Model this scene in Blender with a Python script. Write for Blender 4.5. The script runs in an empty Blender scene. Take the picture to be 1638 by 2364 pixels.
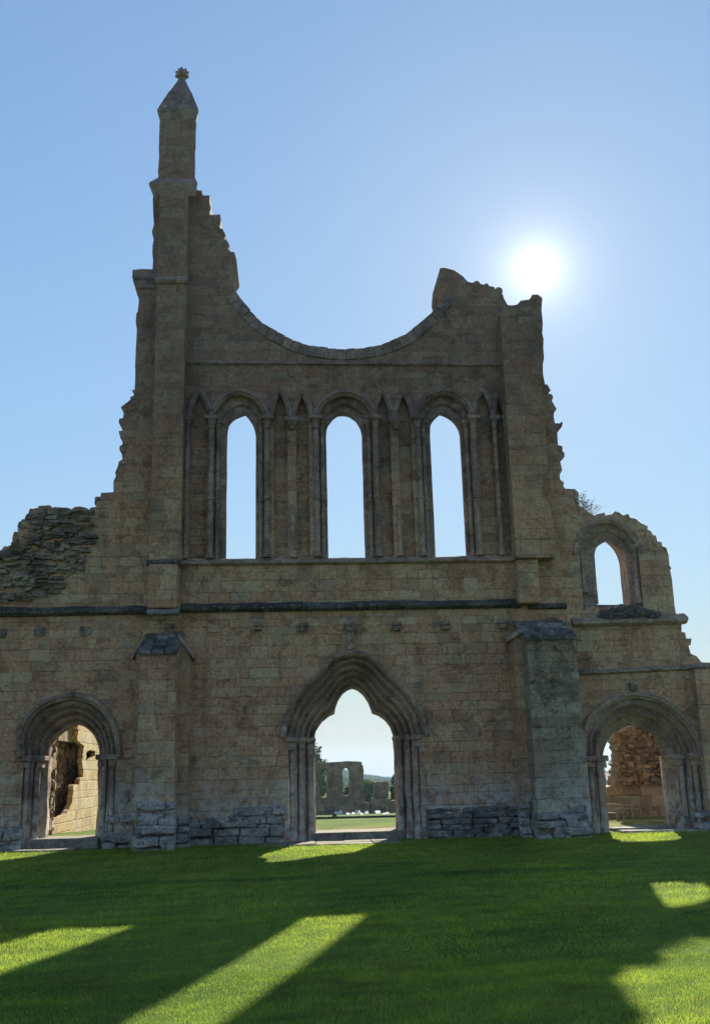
import bpy, bmesh, math, random
import numpy as np
from mathutils import Vector, Matrix, noise
from mathutils.geometry import delaunay_2d_cdt
random.seed(7); rng = np.random.default_rng(7)
SC = bpy.context.scene; COL = SC.collection
R = math.radians

# ------------------------------------------------------------------ camera model (also used to survey points on real planes)
IW, IH = 1638, 2364
YAW, PITCH, ROLL, FOC, DIST, EYE = R(3.84), R(14.73), R(-1.43), 2288.0, 25.3, 1.6
SUN_AZ, SUN_EL = R(15.6), R(27.75)
_f = np.array([math.sin(YAW)*math.cos(PITCH), math.cos(YAW)*math.cos(PITCH), math.sin(PITCH)])
_r0 = np.array([math.cos(YAW), -math.sin(YAW), 0]); _u0 = np.cross(_r0, _f)
_r = math.cos(ROLL)*_r0 + math.sin(ROLL)*_u0; _u = -math.sin(ROLL)*_r0 + math.cos(ROLL)*_u0
CAM = np.array([0, -DIST, EYE])
def ray(px, py):
    d = _f*FOC + _r*(px-IW/2) - _u*(py-IH/2); return d/np.linalg.norm(d)
def at(px, py, Y=0.0):                       # point of the vertical plane y=Y
    d = ray(px, py); p = CAM + d*((Y-CAM[1])/d[1]); return Vector(p)
def atX(px, py, X):
    d = ray(px, py); p = CAM + d*((X-CAM[0])/d[0]); return Vector(p)
def xz(px, py, Y=0.0):
    p = at(px, py, Y); return (p.x, p.z)
SUN = Vector((math.sin(SUN_AZ)*math.cos(SUN_EL), math.cos(SUN_AZ)*math.cos(SUN_EL), math.sin(SUN_EL)))

# ------------------------------------------------------------------ node helpers
class NT:
    def __init__(s, mat): s.t = mat.node_tree; s.n = s.t.nodes; s.l = s.t.links
    def new(s, typ, **kw):
        n = s.n.new(typ)
        for k, v in kw.items(): setattr(n, k, v)
        return n
    def put(s, sock, v):
        if hasattr(v, 'is_output'): s.l.new(v, sock)
        elif v is not None: sock.default_value = v
    def m(s, op, a, b=None, c=None, clamp=False):
        n = s.new('ShaderNodeMath', operation=op, use_clamp=clamp)
        for i, v in enumerate((a, b, c)): s.put(n.inputs[i], v)
        return n.outputs[0]
    def noise(s, vec, scale, detail=3, rough=.55, dim='3D', w=None, dist=0):
        n = s.new('ShaderNodeTexNoise', noise_dimensions=dim)
        if dim != '1D': s.put(n.inputs['Vector'], vec)
        if w is not None: s.put(n.inputs['W'], w)
        n.inputs['Scale'].default_value = scale; n.inputs['Detail'].default_value = detail
        n.inputs['Roughness'].default_value = rough; n.inputs['Distortion'].default_value = dist
        return n.outputs['Fac']
    def voro(s, vec, scale, feature='F1', rand=1):
        n = s.new('ShaderNodeTexVoronoi', feature=feature); s.put(n.inputs['Vector'], vec)
        n.inputs['Scale'].default_value = scale; n.inputs['Randomness'].default_value = rand
        return n
    def ss(s, x, a, b, lo=0., hi=1.):
        n = s.new('ShaderNodeMapRange', interpolation_type='SMOOTHSTEP'); s.put(n.inputs[0], x)
        for i, v in ((1, a), (2, b), (3, lo), (4, hi)): s.put(n.inputs[i], v)
        return n.outputs[0]
    def mix(s, f, a, b, mode='MIX'):
        n = s.new('ShaderNodeMix', data_type='RGBA', blend_type=mode); s.put(n.inputs[0], f)
        for i, v in ((6, a), (7, b)): s.put(n.inputs[i], (*v, 1) if isinstance(v, tuple) and len(v) == 3 else v)
        return n.outputs[2]
    def xyz(s, x, y, z):
        n = s.new('ShaderNodeCombineXYZ')
        for i, v in enumerate((x, y, z)): s.put(n.inputs[i], v)
        return n.outputs[0]
    def ramp(s, f, stops):
        n = s.new('ShaderNodeValToRGB'); s.put(n.inputs[0], f); e = n.color_ramp.elements
        while len(e) < len(stops): e.new(.5)
        for i, (p, c) in enumerate(stops): e[i].position = p; e[i].color = (*c, 1)
        return n.outputs[0]
    def vscale(s, v, k):
        n = s.new('ShaderNodeVectorMath', operation='MULTIPLY'); s.put(n.inputs[0], v); n.inputs[1].default_value = k
        return n.outputs[0]
def newmat(name):
    m = bpy.data.materials.new(name); m.use_nodes = True; return m, NT(m), m.node_tree.nodes['Principled BSDF']

def stone(name, tones, ashlar=True, h=.245, lng=.46, joint=.02, pale=0., upper=None, dark=.5, bump=.5, lichen=0., rub=False):
    """weathered limestone; ashlar blocks of uneven course height and length, stains with their own shapes"""
    m, T, B = newmat(name)
    g = T.new('ShaderNodeTexCoord'); o = g.outputs['Object']
    sp = T.new('ShaderNodeSeparateXYZ'); T.put(sp.inputs[0], o)
    x, y, z = sp.outputs
    u = T.m('ADD', x, y)
    wob = T.m('MULTIPLY', T.m('SUBTRACT', T.noise(o, 3.2, 2), .5), .035)
    if ashlar:
        zz = T.m('ADD', z, wob)
        wv = T.m('ADD', T.m('MULTIPLY', zz, 1/h), T.m('MULTIPLY', T.noise(None, 1.1, 1, dim='1D', w=z), 1.4))
        row = T.m('FLOOR', wv); fv = T.m('FRACT', wv)
        wn = T.new('ShaderNodeTexWhiteNoise', noise_dimensions='1D'); T.put(wn.inputs['W'], row); rr = wn.outputs['Value']
        uu = T.m('ADD', T.m('DIVIDE', T.m('ADD', u, wob), T.m('MULTIPLY_ADD', rr, lng*.7, lng*.62)), T.m('MULTIPLY', rr, 57.))
        uu = T.m('ADD', uu, T.m('MULTIPLY', T.noise(T.xyz(u, T.m('MULTIPLY', row, 7.3), 0.), .9, 1), 1.3))
        colm = T.m('FLOOR', uu); fu = T.m('FRACT', uu)
        w2 = T.new('ShaderNodeTexWhiteNoise', noise_dimensions='2D'); T.put(w2.inputs['Vector'], T.xyz(colm, row, 0.))
        br = w2.outputs['Value']
        du = T.m('MULTIPLY', T.m('MINIMUM', fu, T.m('SUBTRACT', 1., fu)), lng)
        dv = T.m('MULTIPLY', T.m('MINIMUM', fv, T.m('SUBTRACT', 1., fv)), h)
        d = T.m('MINIMUM', du, dv)
        # some joints are tight, some open and washed out
        openj = T.ss(T.noise(o, 1.7, 3), .3, .7, .35, 1.25)
        jm = T.m('SUBTRACT', 1., T.ss(d, 0., T.m('MULTIPLY', openj, joint)), clamp=True)
        jm = T.m('MULTIPLY', jm, T.ss(T.noise(o, 2.3, 2), .3, .6, .35, 1.))
        relief = T.m('SUBTRACT', T.m('MULTIPLY', br, .35), T.m('MULTIPLY', jm, 1.))
    else:
        v = T.voro(T.vscale(o, (1., 1., 1.5)), 4.2 if rub else 1.6)
        br = T.new('ShaderNodeSeparateColor'); T.put(br.inputs[0], v.outputs['Color']); br = br.outputs[0]
        if rub:
            ve = T.voro(T.vscale(o, (1., 1., 1.5)), 4.2, 'DISTANCE_TO_EDGE')
            jm = T.m('SUBTRACT', 1., T.ss(ve.outputs['Distance'], 0., .09), clamp=True)
        else: jm = T.m('MULTIPLY', T.ss(T.noise(o, 7., 3), .55, .75), .3)
        relief = T.m('MULTIPLY', jm, -.8)
    fine = T.noise(o, 26., 4, .65); mid = T.noise(o, 5.5, 4, .6); big = T.noise(o, .55, 4, .6)
    c = T.ramp(T.m('ADD', T.m('MULTIPLY', br, .5), T.m('MULTIPLY', mid, .55)), tones)
    c = T.mix(T.m('MULTIPLY', T.ss(fine, .35, .7), .38), c, T.mix(1., c, (.62, .6, .58), 'MULTIPLY'))
    # vertical rain streaks and soot patches
    st = T.noise(T.vscale(o, (1.7, 1.7, .3)), 1.5, 4, .6)
    c = T.mix(T.m('MULTIPLY', T.ss(st, .5, .74), dark), c, T.mix(1., c, (.45, .44, .47), 'MULTIPLY'))
    c = T.mix(T.m('MULTIPLY', T.ss(big, .5, .75), dark*.8), c, T.mix(1., c, (.55, .53, .52), 'MULTIPLY'))
    mot = T.noise(o, 12., 5, .7)
    c = T.mix(T.m('MULTIPLY', T.ss(mot, .42, .6), .65), c, T.mix(1., c, (.55, .53, .53), 'MULTIPLY'))
    c = T.mix(T.m('MULTIPLY', T.ss(T.noise(o, 1.3, 6, .68), .51, .6), dark*1.2), c, T.mix(1., c, (.48, .45, .47), 'MULTIPLY'))
    c = T.mix(T.m('MULTIPLY', T.ss(T.noise(T.vscale(o, (1., 1., 1.9)), 2.6, 5, .7, dist=.6), .56, .62), dark*1.1), c, T.mix(1., c, (.36, .34, .37), 'MULTIPLY'))
    c = T.mix(T.m('MULTIPLY', T.ss(T.noise(o, 2.1, 5, .7, dist=.3), .6, .66), .3), c, (.5, .43, .33))
    if ashlar:                                     # single replaced blocks, darker or fresher
        w3 = T.new('ShaderNodeTexWhiteNoise', noise_dimensions='2D'); T.put(w3.inputs['Vector'], T.xyz(row, colm, 0.))
        c = T.mix(T.m('MULTIPLY', T.m('GREATER_THAN', w3.outputs['Value'], .9), .35), c, (.21, .175, .14))
        c = T.mix(T.m('MULTIPLY', T.m('LESS_THAN', w3.outputs['Value'], .07), .3), c, (.48, .40, .29))
    if upper:                                      # long-exposed upper masonry is greyer
        up = T.ss(T.m('ADD', z, T.m('MULTIPLY', T.m('SUBTRACT', big, .5), 5.)), 6.5, 12.)
        c = T.mix(T.m('MULTIPLY', up, .9), c, T.mix(1., c, upper, 'MULTIPLY'))
    if pale:                                       # white crustose lichen and lime bloom near the base
        lo = T.ss(T.m('ADD', z, T.m('MULTIPLY', T.m('SUBTRACT', T.noise(o, 1.1, 4, .6), .5), 3.2)), .2, 2.0, 1., 0.)
        lp = T.m('MULTIPLY', lo, T.ss(T.noise(o, 4.5, 4, .65), .38, .58))
        c = T.mix(T.m('MULTIPLY', lp, pale), c, (.50, .50, .48))
        c = T.mix(T.m('MULTIPLY', T.m('MULTIPLY', lo, T.ss(T.noise(o, 3.1, 4, .6), .56, .66)), .75), c, (.075, .068, .066))
    if lichen:
        c = T.mix(T.m('MULTIPLY', T.ss(T.noise(o, 6., 5, .7), .52, .62), lichen), c, (.055, .05, .05))
        c = T.mix(T.m('MULTIPLY', T.ss(T.noise(o, 17., 5, .75, dist=.4), .57, .66), .7), c, (.45, .45, .42))
    c = T.mix(T.m('MULTIPLY', jm, T.ss(T.noise(o, 1.1, 4, .6), .35, .65, .2, .75)), c, (.085, .07, .06))
    T.put(B.inputs['Base Color'], c); B.inputs['Roughness'].default_value = .92
    B.inputs['Specular IOR Level'].default_value = .25
    hh = T.m('ADD', T.m('MULTIPLY', relief, .6), T.m('ADD', T.m('MULTIPLY', mid, .9), T.m('MULTIPLY', fine, .45)))
    bp = T.new('ShaderNodeBump'); bp.inputs['Strength'].default_value = bump; bp.inputs['Distance'].default_value = .05
    T.put(bp.inputs['Height'], hh); T.put(B.inputs['Normal'], bp.outputs[0])
    return m
OCHRE = [(.1, (.25, .178, .128)), (.42, (.325, .232, .166)), (.62, (.365, .265, .193)), (.95, (.43, .323, .247))]
GREYS = [(.15, (.17, .138, .118)), (.45, (.24, .196, .168)), (.65, (.29, .237, .203)), (.9, (.37, .31, .265))]
OCHRE = [(p, (min(.56, c[0]*1.66), c[1]*1.38, c[2]*1.19)) for p, c in OCHRE]; GREYS = [(p, (c[0]*1.5, c[1]*1.36, c[2]*1.27)) for p, c in GREYS]
M = {}
M['wall'] = stone('ashlar_stone', OCHRE, pale=.85, upper=(.50, .48, .60))
M['butt'] = stone('buttress_stone', OCHRE, h=.29, lng=.5, pale=.85, upper=(.47, .45, .56), dark=.4)
M['dressed'] = stone('dressed_stone', GREYS, ashlar=False, pale=.7, upper=(.68, .65, .78), dark=.5, bump=.45)
M['grey'] = stone('grey_green_stone', [(.1, (.24, .18, .125)), (.4, (.34, .265, .19)), (.65, (.37, .32, .245)), (.95, (.47, .42, .33))], h=.27, pale=.8, dark=.6)
M['rubble'] = stone('rubble_stone', [(.15, (.14, .112, .1)), (.45, (.25, .2, .165)), (.7, (.36, .285, .22)), (.9, (.44, .39, .34))], ashlar=False, dark=.6, bump=.9)
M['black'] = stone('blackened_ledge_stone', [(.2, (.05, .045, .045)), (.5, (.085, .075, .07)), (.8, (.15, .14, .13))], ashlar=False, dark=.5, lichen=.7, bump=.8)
M['base'] = stone('lichened_base_stone', [(.15, (.2, .185, .165)), (.45, (.38, .36, .335)), (.8, (.54, .53, .505))], ashlar=False, dark=.5, lichen=.55, bump=.9)
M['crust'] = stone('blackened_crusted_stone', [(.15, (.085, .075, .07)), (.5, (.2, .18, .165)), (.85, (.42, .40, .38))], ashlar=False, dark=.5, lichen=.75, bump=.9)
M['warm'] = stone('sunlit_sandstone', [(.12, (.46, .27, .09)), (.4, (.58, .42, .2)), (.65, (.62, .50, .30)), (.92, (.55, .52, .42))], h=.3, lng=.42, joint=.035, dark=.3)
M['core'] = stone('brown_rubble_core', [(.15, (.13, .09, .055)), (.45, (.27, .19, .115)), (.75, (.42, .32, .21))], ashlar=False, rub=True, dark=.4, bump=1.)
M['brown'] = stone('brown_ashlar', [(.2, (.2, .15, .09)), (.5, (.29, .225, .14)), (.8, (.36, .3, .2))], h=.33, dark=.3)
M['far'] = stone('distant_stone', [(.15, (.17, .115, .07)), (.5, (.29, .2, .125)), (.9, (.40, .285, .18))], h=.4, lng=.7, dark=.5)
M['slab'] = stone('paving_stone', [(.2, (.2, .18, .155)), (.5, (.27, .245, .21)), (.8, (.33, .30, .265))], ashlar=False, dark=.3)
M['kerb'] = stone('mossy_kerb_stone', [(.2, (.05, .055, .035)), (.5, (.1, .1, .075)), (.85, (.24, .23, .2))], ashlar=False, dark=.5)
M['white'] = stone('white_limestone', [(.2, (.55, .54, .51)), (.5, (.7, .69, .66)), (.8, (.78, .77, .74))], ashlar=False, dark=.2)

def simple(name, c1, c2, scale=8., rough=.8, bump=.2):
    m, T, B = newmat(name); g = T.new('ShaderNodeTexCoord'); n = T.noise(g.outputs['Object'], scale, 4, .6)
    T.put(B.inputs['Base Color'], T.mix(T.ss(n, .3, .7), c1, c2)); B.inputs['Roughness'].default_value = rough
    bp = T.new('ShaderNodeBump'); bp.inputs['Strength'].default_value = bump; bp.inputs['Distance'].default_value = .02
    T.put(bp.inputs['Height'], n); T.put(B.inputs['Normal'], bp.outputs[0]); return m
M['wood'] = simple('weathered_wood', (.17, .16, .12), (.3, .285, .23), 14.)
M['bark'] = simple('bark', (.09, .07, .05), (.16, .13, .1), 9.)
M['tile'] = simple('roof_tile', (.25, .12, .08), (.34, .19, .13), 3.)
M['house'] = simple('house_stone', (.4, .35, .28), (.5, .45, .37), 3.)
M['glass'] = simple('dark_glass', (.02, .025, .03), (.03, .035, .04), 1., .1, 0.)

def leafmat(name, c1, c2, trans=.45):
    m, T, B = newmat(name); T.n.remove(B)
    at_ = T.new('ShaderNodeAttribute', attribute_name='tone')
    c = T.mix(at_.outputs['Fac'], c1, c2)
    if name == 'grass_blade':
        oc = T.new('ShaderNodeTexCoord').outputs['Object']
        c = T.mix(T.m('MULTIPLY', T.ss(T.noise(T.vscale(oc, (1., 1.6, 1.)), .8, 5, .7), .5, .68), .6), c, (.17, .15, .06))
        c = T.mix(T.m('MULTIPLY', T.ss(T.noise(T.vscale(oc, (1., 1.7, 1.)), 2.3, 4, .7), .5, .66), .55), c, T.mix(1., c, (.5, .62, .6), 'MULTIPLY'))
    d = T.new('ShaderNodeBsdfDiffuse'); t = T.new('ShaderNodeBsdfTranslucent'); mx = T.new('ShaderNodeMixShader')
    T.put(d.inputs[0], c); T.put(t.inputs[0], c); mx.inputs[0].default_value = trans
    T.l.new(d.outputs[0], mx.inputs[1]); T.l.new(t.outputs[0], mx.inputs[2])
    T.l.new(mx.outputs[0], T.n['Material Output'].inputs[0]); return m
M['leaf'] = leafmat('leaf_green', (.05, .095, .02), (.15, .21, .05))
M['leafd'] = leafmat('leaf_dark', (.022, .045, .015), (.06, .09, .03), .3)
M['blade'] = leafmat('grass_blade', (.065, .14, .032), (.45, .55, .075), .58)
M['petal'] = leafmat('daisy_petal', (.7, .7, .66), (.8, .8, .78), .3)

# lawn sheet
def lawnmat():
    m, T, B = newmat('lawn_turf'); g = T.new('ShaderNodeTexCoord'); o = g.outputs['Object']
    n1 = T.noise(o, .45, 4, .6); n2 = T.noise(o, 7., 4, .7); n3 = T.noise(o, 60., 3, .7)
    c = T.mix(T.ss(n1, .35, .65), (.05, .11, .026), (.14, .22, .04))
    c = T.mix(T.m('MULTIPLY', T.ss(n2, .4, .75), .55), c, (.19, .25, .05))
    c = T.mix(T.m('MULTIPLY', T.ss(n3, .35, .7), .5), c, T.mix(1., c, (.45, .5, .4), 'MULTIPLY'))
    # worn straw-coloured turf behind the doorways
    sp = T.new('ShaderNodeSeparateXYZ'); T.put(sp.inputs[0], o)
    y = sp.outputs[1]
    band = T.m('MULTIPLY', T.ss(y, .8, 1.8), T.ss(y, 2.5, 6.5, 1., 0.))
    worn = T.m('MULTIPLY', band, T.ss(T.noise(o, 1.4, 4, .6), .35, .6))
    c = T.mix(T.m('MULTIPLY', worn, .8), c, (.33, .26, .12))
    T.put(B.inputs['Base Color'], c); B.inputs['Roughness'].default_value = 1.; B.inputs['Specular IOR Level'].default_value = .05
    bp = T.new('ShaderNodeBump'); bp.inputs['Strength'].default_value = .6; bp.inputs['Distance'].default_value = .04
    T.put(bp.inputs['Height'], T.m('ADD', n2, n3)); T.put(B.inputs['Normal'], bp.outputs[0]); return m
M['lawn'] = lawnmat()
M['hill'] = simple('wooded_hill', (.028, .055, .02), (.075, .11, .035), .12, 1., .0)

# ------------------------------------------------------------------ object helpers
def link(name, me, mat, parent=None, loc=(0, 0, 0)):
    o = bpy.data.objects.new(name, me); COL.objects.link(o)
    if mat: me.materials.append(mat)
    o.location = loc
    if parent: o.parent = parent
    return o
def tag(o, label=None, cat=None, group=None, kind=None):
    if label: o['label'] = label
    if cat: o['category'] = cat
    if group: o['group'] = group
    if kind: o['kind'] = kind
    return o
def thing(name, label, cat, loc=(0, 0, 0), group=None):
    o = bpy.data.objects.new(name, None); COL.objects.link(o); o.location = loc; o.empty_display_size = .3
    return tag(o, label, cat, group)
def mesh(verts, faces, smooth=False):
    me = bpy.data.meshes.new('m'); me.from_pydata([tuple(v) for v in verts], [], faces); me.update()
    bm = bmesh.new(); bm.from_mesh(me); bmesh.ops.recalc_face_normals(bm, faces=bm.faces); bm.to_mesh(me); bm.free()
    if smooth: me.polygons.foreach_set('use_smooth', [True]*len(me.polygons))
    return me
def inpoly(p, poly):
    x, y = p; c = False; j = len(poly)-1
    for i in range(len(poly)):
        xi, yi = poly[i]; xj, yj = poly[j]
        if (yi > y) != (yj > y) and x < (xj-xi)*(y-yi)/(yj-yi)+xi: c = not c
        j = i
    return c
def slab(outer, holes, d0, d1, axis='Y', inner=None):
    """plate with holes: outline in (a,z), depth d0..d1 along axis"""
    V = []; E = []
    for loop in [outer]+holes:
        s = len(V); V += [Vector(p) for p in loop]; n = len(loop)
        E += [(s+i, s+(i+1) % n) for i in range(n)]
    v, e, f, *_ = delaunay_2d_cdt(V, E, [], 0, 1e-5)
    tris = []
    for t in f:
        c = (sum(v[i].x for i in t)/3, sum(v[i].y for i in t)/3)
        if inpoly(c, outer) and not any(inpoly(c, hh) for hh in holes): tris.append(list(t))
    n = len(v); mk = (lambda p, d: (p.x, d, p.y)) if axis == 'Y' else (lambda p, d: (d, p.x, p.y))
    verts = [mk(p, d0) for p in v]+[mk(p, d1) for p in v]
    faces = list(tris)+[[i+n for i in reversed(t)] for t in tris]
    cnt = {}
    for t in tris:
        for a, b in ((t[0], t[1]), (t[1], t[2]), (t[2], t[0])):
            k = (min(a, b), max(a, b)); cnt.setdefault(k, []).append((a, b))
    for k, l in cnt.items():
        if len(l) == 1: a, b = l[0]; faces.append([b, a, a+n, b+n])
    return mesh(verts, faces)
def jitter(pts, seg, amp, rnd):
    """roughen a traced broken edge with stone-sized steps"""
    out = []
    for i in range(len(pts)-1):
        a, b = Vector(pts[i]), Vector(pts[i+1]); L = (b-a).length; k = max(1, int(L/seg))
        out.append(tuple(a))
        for j in range(1, k):
            p = a.lerp(b, j/k); out.append((p.x+rnd.uniform(-amp, amp), p.y+rnd.uniform(-amp, amp)))
    out.append(tuple(pts[-1])); return out
def lancet(xl, xr, zb, zs, za, xa=None, n=12):
    """open curve: bottom left, spring, apex, spring, bottom right"""
    xa = (xl+xr)/2 if xa is None else xa
    def half(x0):
        w = abs(xa-x0); h = za-zs; Rr = (w*w+h*h)/(2*w); s = 1 if xa > x0 else -1
        a1 = math.atan2(h, (w-Rr)); pts = []
        for i in range(n+1):
            a = math.pi+(a1-math.pi)*i/n
            pts.append((x0+s*(Rr+Rr*math.cos(a)), zs+Rr*math.sin(a)))
        return pts
    l = half(xl); r = half(xr)
    nb = 6; pts = [(xl, zb+(zs-zb)*i/nb) for i in range(nb)]+l+r[::-1][1:]+[(xr, zs-(zs-zb)*(i+1)/nb) for i in range(nb)]
    return pts
def loft(outer, inner, prof, wob=.0, seed=1, smooth=False):
    """sweep a moulding profile [(t, Y)...] between two outlines with the same number of points"""
    verts = []; faces = []; n = len(outer)
    for k, (t, Y) in enumerate(prof):
        for (a, b), (c, d) in zip(outer, inner):
            x = a+(c-a)*t; z = b+(d-b)*t; w = 0
            if wob: w = wob*(noise.noise((x*2.3+seed, Y*2, z*2.3)))
            verts.append((x+w, Y+w, z+w))
    for k in range(len(prof)-1):
        for i in range(n-1): faces.append((k*n+i, k*n+i+1, (k+1)*n+i+1, (k+1)*n+i))
    me = bpy.data.meshes.new('m'); me.from_pydata(verts, [], faces); me.update()
    if smooth:
        me.polygons.foreach_set('use_smooth', [True]*len(me.polygons))
        me.set_sharp_from_angle(angle=R(50))
    return me
def resample(pts, n):
    P = [Vector(p) for p in pts]; L = [0]
    for a, b in zip(P, P[1:]): L.append(L[-1]+(b-a).length)
    out = []; j = 0
    for i in range(n):
        s = L[-1]*i/(n-1)
        while j < len(P)-2 and L[j+1] < s: j += 1
        t = (s-L[j])/max(1e-9, L[j+1]-L[j]); p = P[j].lerp(P[j+1], min(1, max(0, t))); out.append((p.x, p.y))
    return out
class MB:
    """collects simple solids into one mesh"""
    def __init__(s): s.v = []; s.f = []
    def hexa(s, pts):                               # 8 corners: bottom 4 ccw, top 4 ccw
        k = len(s.v); s.v += [tuple(p) for p in pts]
        for q in ((0, 3, 2, 1), (4, 5, 6, 7), (0, 1, 5, 4), (1, 2, 6, 5), (2, 3, 7, 6), (3, 0, 4, 7)): s.f.append([k+i for i in q])
    def box(s, x0, x1, y0, y1, z0, z1, j=0., rnd=random):
        J = lambda: rnd.uniform(-j, j) if j else 0.
        s.hexa([(x0+J(), y0+J(), z0+J()), (x1+J(), y0+J(), z0+J()), (x1+J(), y1+J(), z0+J()), (x0+J(), y1+J(), z0+J()),
                (x0+J(), y0+J(), z1+J()), (x1+J(), y0+J(), z1+J()), (x1+J(), y1+J(), z1+J()), (x0+J(), y1+J(), z1+J())])
    def tube(s, p0, p1, r0, r1, n=8):
        p0, p1 = Vector(p0), Vector(p1); d = (p1-p0).normalized(); a = d.orthogonal().normalized(); b = d.cross(a)
        k = len(s.v)
        for p, r in ((p0, r0), (p1, r1)):
            for i in range(n):
                t = 2*math.pi*i/n; s.v.append(tuple(p+a*math.cos(t)*r+b*math.sin(t)*r))
        for i in range(n): s.f.append([k+i, k+(i+1) % n, k+n+(i+1) % n, k+n+i])
        s.f.append([k+n+i for i in range(n)]); s.f.append([k+i for i in reversed(range(n))])
    def lathe(s, c, prof, n=12, sq=1.0):
        k = len(s.v)
        for r, z in prof:
            for i in range(n):
                t = 2*math.pi*(i+.5)/n; s.v.append((c[0]+r*math.cos(t), c[1]+r*math.sin(t)*sq, c[2]+z))
        m = len(prof)
        for q in range(m-1):
            for i in range(n): s.f.append([k+q*n+i, k+q*n+(i+1) % n, k+(q+1)*n+(i+1) % n, k+(q+1)*n+i])
        s.f.append([k+(m-1)*n+i for i in range(n)]); s.f.append([k+i for i in reversed(range(n))])
    def stone(s, c, sx, sy, sz, rnd, rot=.15):
        """lumpy quarry stone: cube with cut corners"""
        k = len(s.v); rx, rz = rnd.uniform(-rot, rot), rnd.uniform(-rot, rot)
        mt = Matrix.Rotation(rx, 3, 'Y') @ Matrix.Rotation(rz, 3, 'Z')
        for zz, w in ((-1, .82), (-.45, 1.0), (.5, .98), (1, .74)):
            for i in range(8):
                t = math.pi/4*(i+.5); cx, cy = math.cos(t), math.sin(t); q = max(abs(cx), abs(cy)); cx /= q; cy /= q
                f = w*rnd.uniform(.84, 1.08)
                p = mt @ Vector((cx*f*sx/2, cy*f*sy/2, zz*sz/2*rnd.uniform(.9, 1.06)))
                s.v.append((c[0]+p.x, c[1]+p.y, c[2]+p.z))
        for q in range(3):
            for i in range(8): s.f.append([k+q*8+i, k+q*8+(i+1) % 8, k+(q+1)*8+(i+1) % 8, k+(q+1)*8+i])
        s.f.append([k+24+i for i in range(8)]); s.f.append([k+i for i in reversed(range(8))])
    def chunk(s, c, sx, sy, sz, rnd):
        """angular broken stone: box with every corner knocked about"""
        J = lambda q: rnd.uniform(-.26, .16)*q
        pts = []
        for kz in (-1, 1):
            for kx, ky in ((-1, -1), (1, -1), (1, 1), (-1, 1)):
                pts.append((c[0]+kx*(sx/2+J(sx)), c[1]+ky*(sy/2+J(min(sx, sy))), c[2]+kz*(sz/2+J(sz))))
        s.hexa(pts)
    def build(s, name, mat, parent=None, smooth=False, bevel=0., loc=(0, 0, 0)):
        me = mesh(s.v, s.f, smooth)
        if bevel:
            bm = bmesh.new(); bm.from_mesh(me)
            bmesh.ops.bevel(bm, geom=list(bm.edges), offset=bevel, segments=1, affect='EDGES', clamp_overlap=True); bm.to_mesh(me); bm.free()
        if smooth: me.set_sharp_from_angle(angle=R(45))
        return link(name, me, mat, parent, loc)
def rubble(poly, y, rnd, sx=.34, sz=.2, dep=.5, skip=.06, chunky=False):
    """rough courses of broken stone filling an outline of the plane y (or used with axis swap)"""
    b = MB(); z0 = min(p[1] for p in poly); z1 = max(p[1] for p in poly); x0 = min(p[0] for p in poly); x1 = max(p[0] for p in poly)
    z = z0
    while z < z1:
        hgt = sz*rnd.uniform(.7, 1.4); x = x0+rnd.uniform(-.3, 0)
        while x < x1:
            w = sx*rnd.uniform(.5, 1.7)
            if inpoly((x+w/2, z+hgt/2), poly) and rnd.random() > skip:
                (b.chunk if chunky else b.stone)((x+w/2, y+rnd.uniform(-.05, .13), z+hgt/2+rnd.uniform(-.03, .03)), w*1.06, dep, hgt*1.08, rnd)
            x += w
        z += hgt*.95
    return b

def rough(o, cell=.3, amp=.018, sharp=True):
    me = o.data; bm = bmesh.new(); bm.from_mesh(me)
    for _ in range(7):
        es = [e for e in bm.edges if e.calc_length() > cell]
        if not es: break
        bmesh.ops.subdivide_edges(bm, edges=es, cuts=1, use_grid_fill=True)
    for v in bm.verts:
        n = noise.noise_vector((v.co.x*2.1, v.co.y*2.1, v.co.z*2.1))*amp+noise.noise_vector((v.co.x*6, v.co.y*6, v.co.z*6))*amp*.7
        v.co += n
    bm.to_mesh(me); bm.free(); return o
# ------------------------------------------------------------------ THE WEST FRONT
front = thing('abbey_ruin', 'tall ruined abbey west front of brown stone with three lancets under a broken rose window', 'ruin')
WT = 1.6
SIL = [(-230, 1400), (-150, 1345), (-70, 1318), (-20, 1292), (4, 1285), (3, 1270), (10, 1261), (26, 1261), (26, 1253), (33, 1247), (29, 1240), (45, 1235), (40, 1220),
 (60, 1221), (62, 1217), (49, 1208), (53, 1204), (75, 1203), (76, 1200), (68, 1181), (75, 1175), (88, 1174), (89, 1168), (115, 1166), (127, 1176), (135, 1171),
 (157, 1172), (161, 1179), (173, 1170), (185, 1169), (199, 1172), (205, 1176), (222, 1172), (223, 1158), (232, 1156), (233, 1138), (262, 1136), (262, 1111), (268, 1099), (266, 1091),
 (273, 1074), (274, 1066), (283, 1060), (281, 1047), (276, 1039), (276, 1030), (283, 1026), (283, 1012), (278, 1011), (274, 995), (283, 994), (283, 984), (274, 975), (276, 966),
 (284, 965), (286, 949), (281, 944), (279, 940), (301, 923), (301, 917), (310, 912), (305, 901), (311, 899), (312, 843), (314, 798), (315, 723), (318, 720), (319, 672),
 (313, 666), (306, 640), (306, 623), (352, 622), (354, 430), (466, 440), (467, 446), (468, 451), (484, 451), (484, 468), (487, 480), (483, 493), (485, 496), (508, 495), (510, 508), (507, 526), (514, 529), (521, 543),
 (516, 553), (523, 554), (530, 566), (526, 575), (532, 581), (541, 582), (546, 600), (536, 616), (541, 647), (544, 675)]
ARC = [(544, 675), (558, 695), (581, 723), (606, 748), (643, 770), (680, 789), (718, 801), (760, 807), (800, 808.5), (842, 805), (883, 797), (934, 775), (970, 746), (999, 722), (1012, 703), (1023, 680)]
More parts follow.
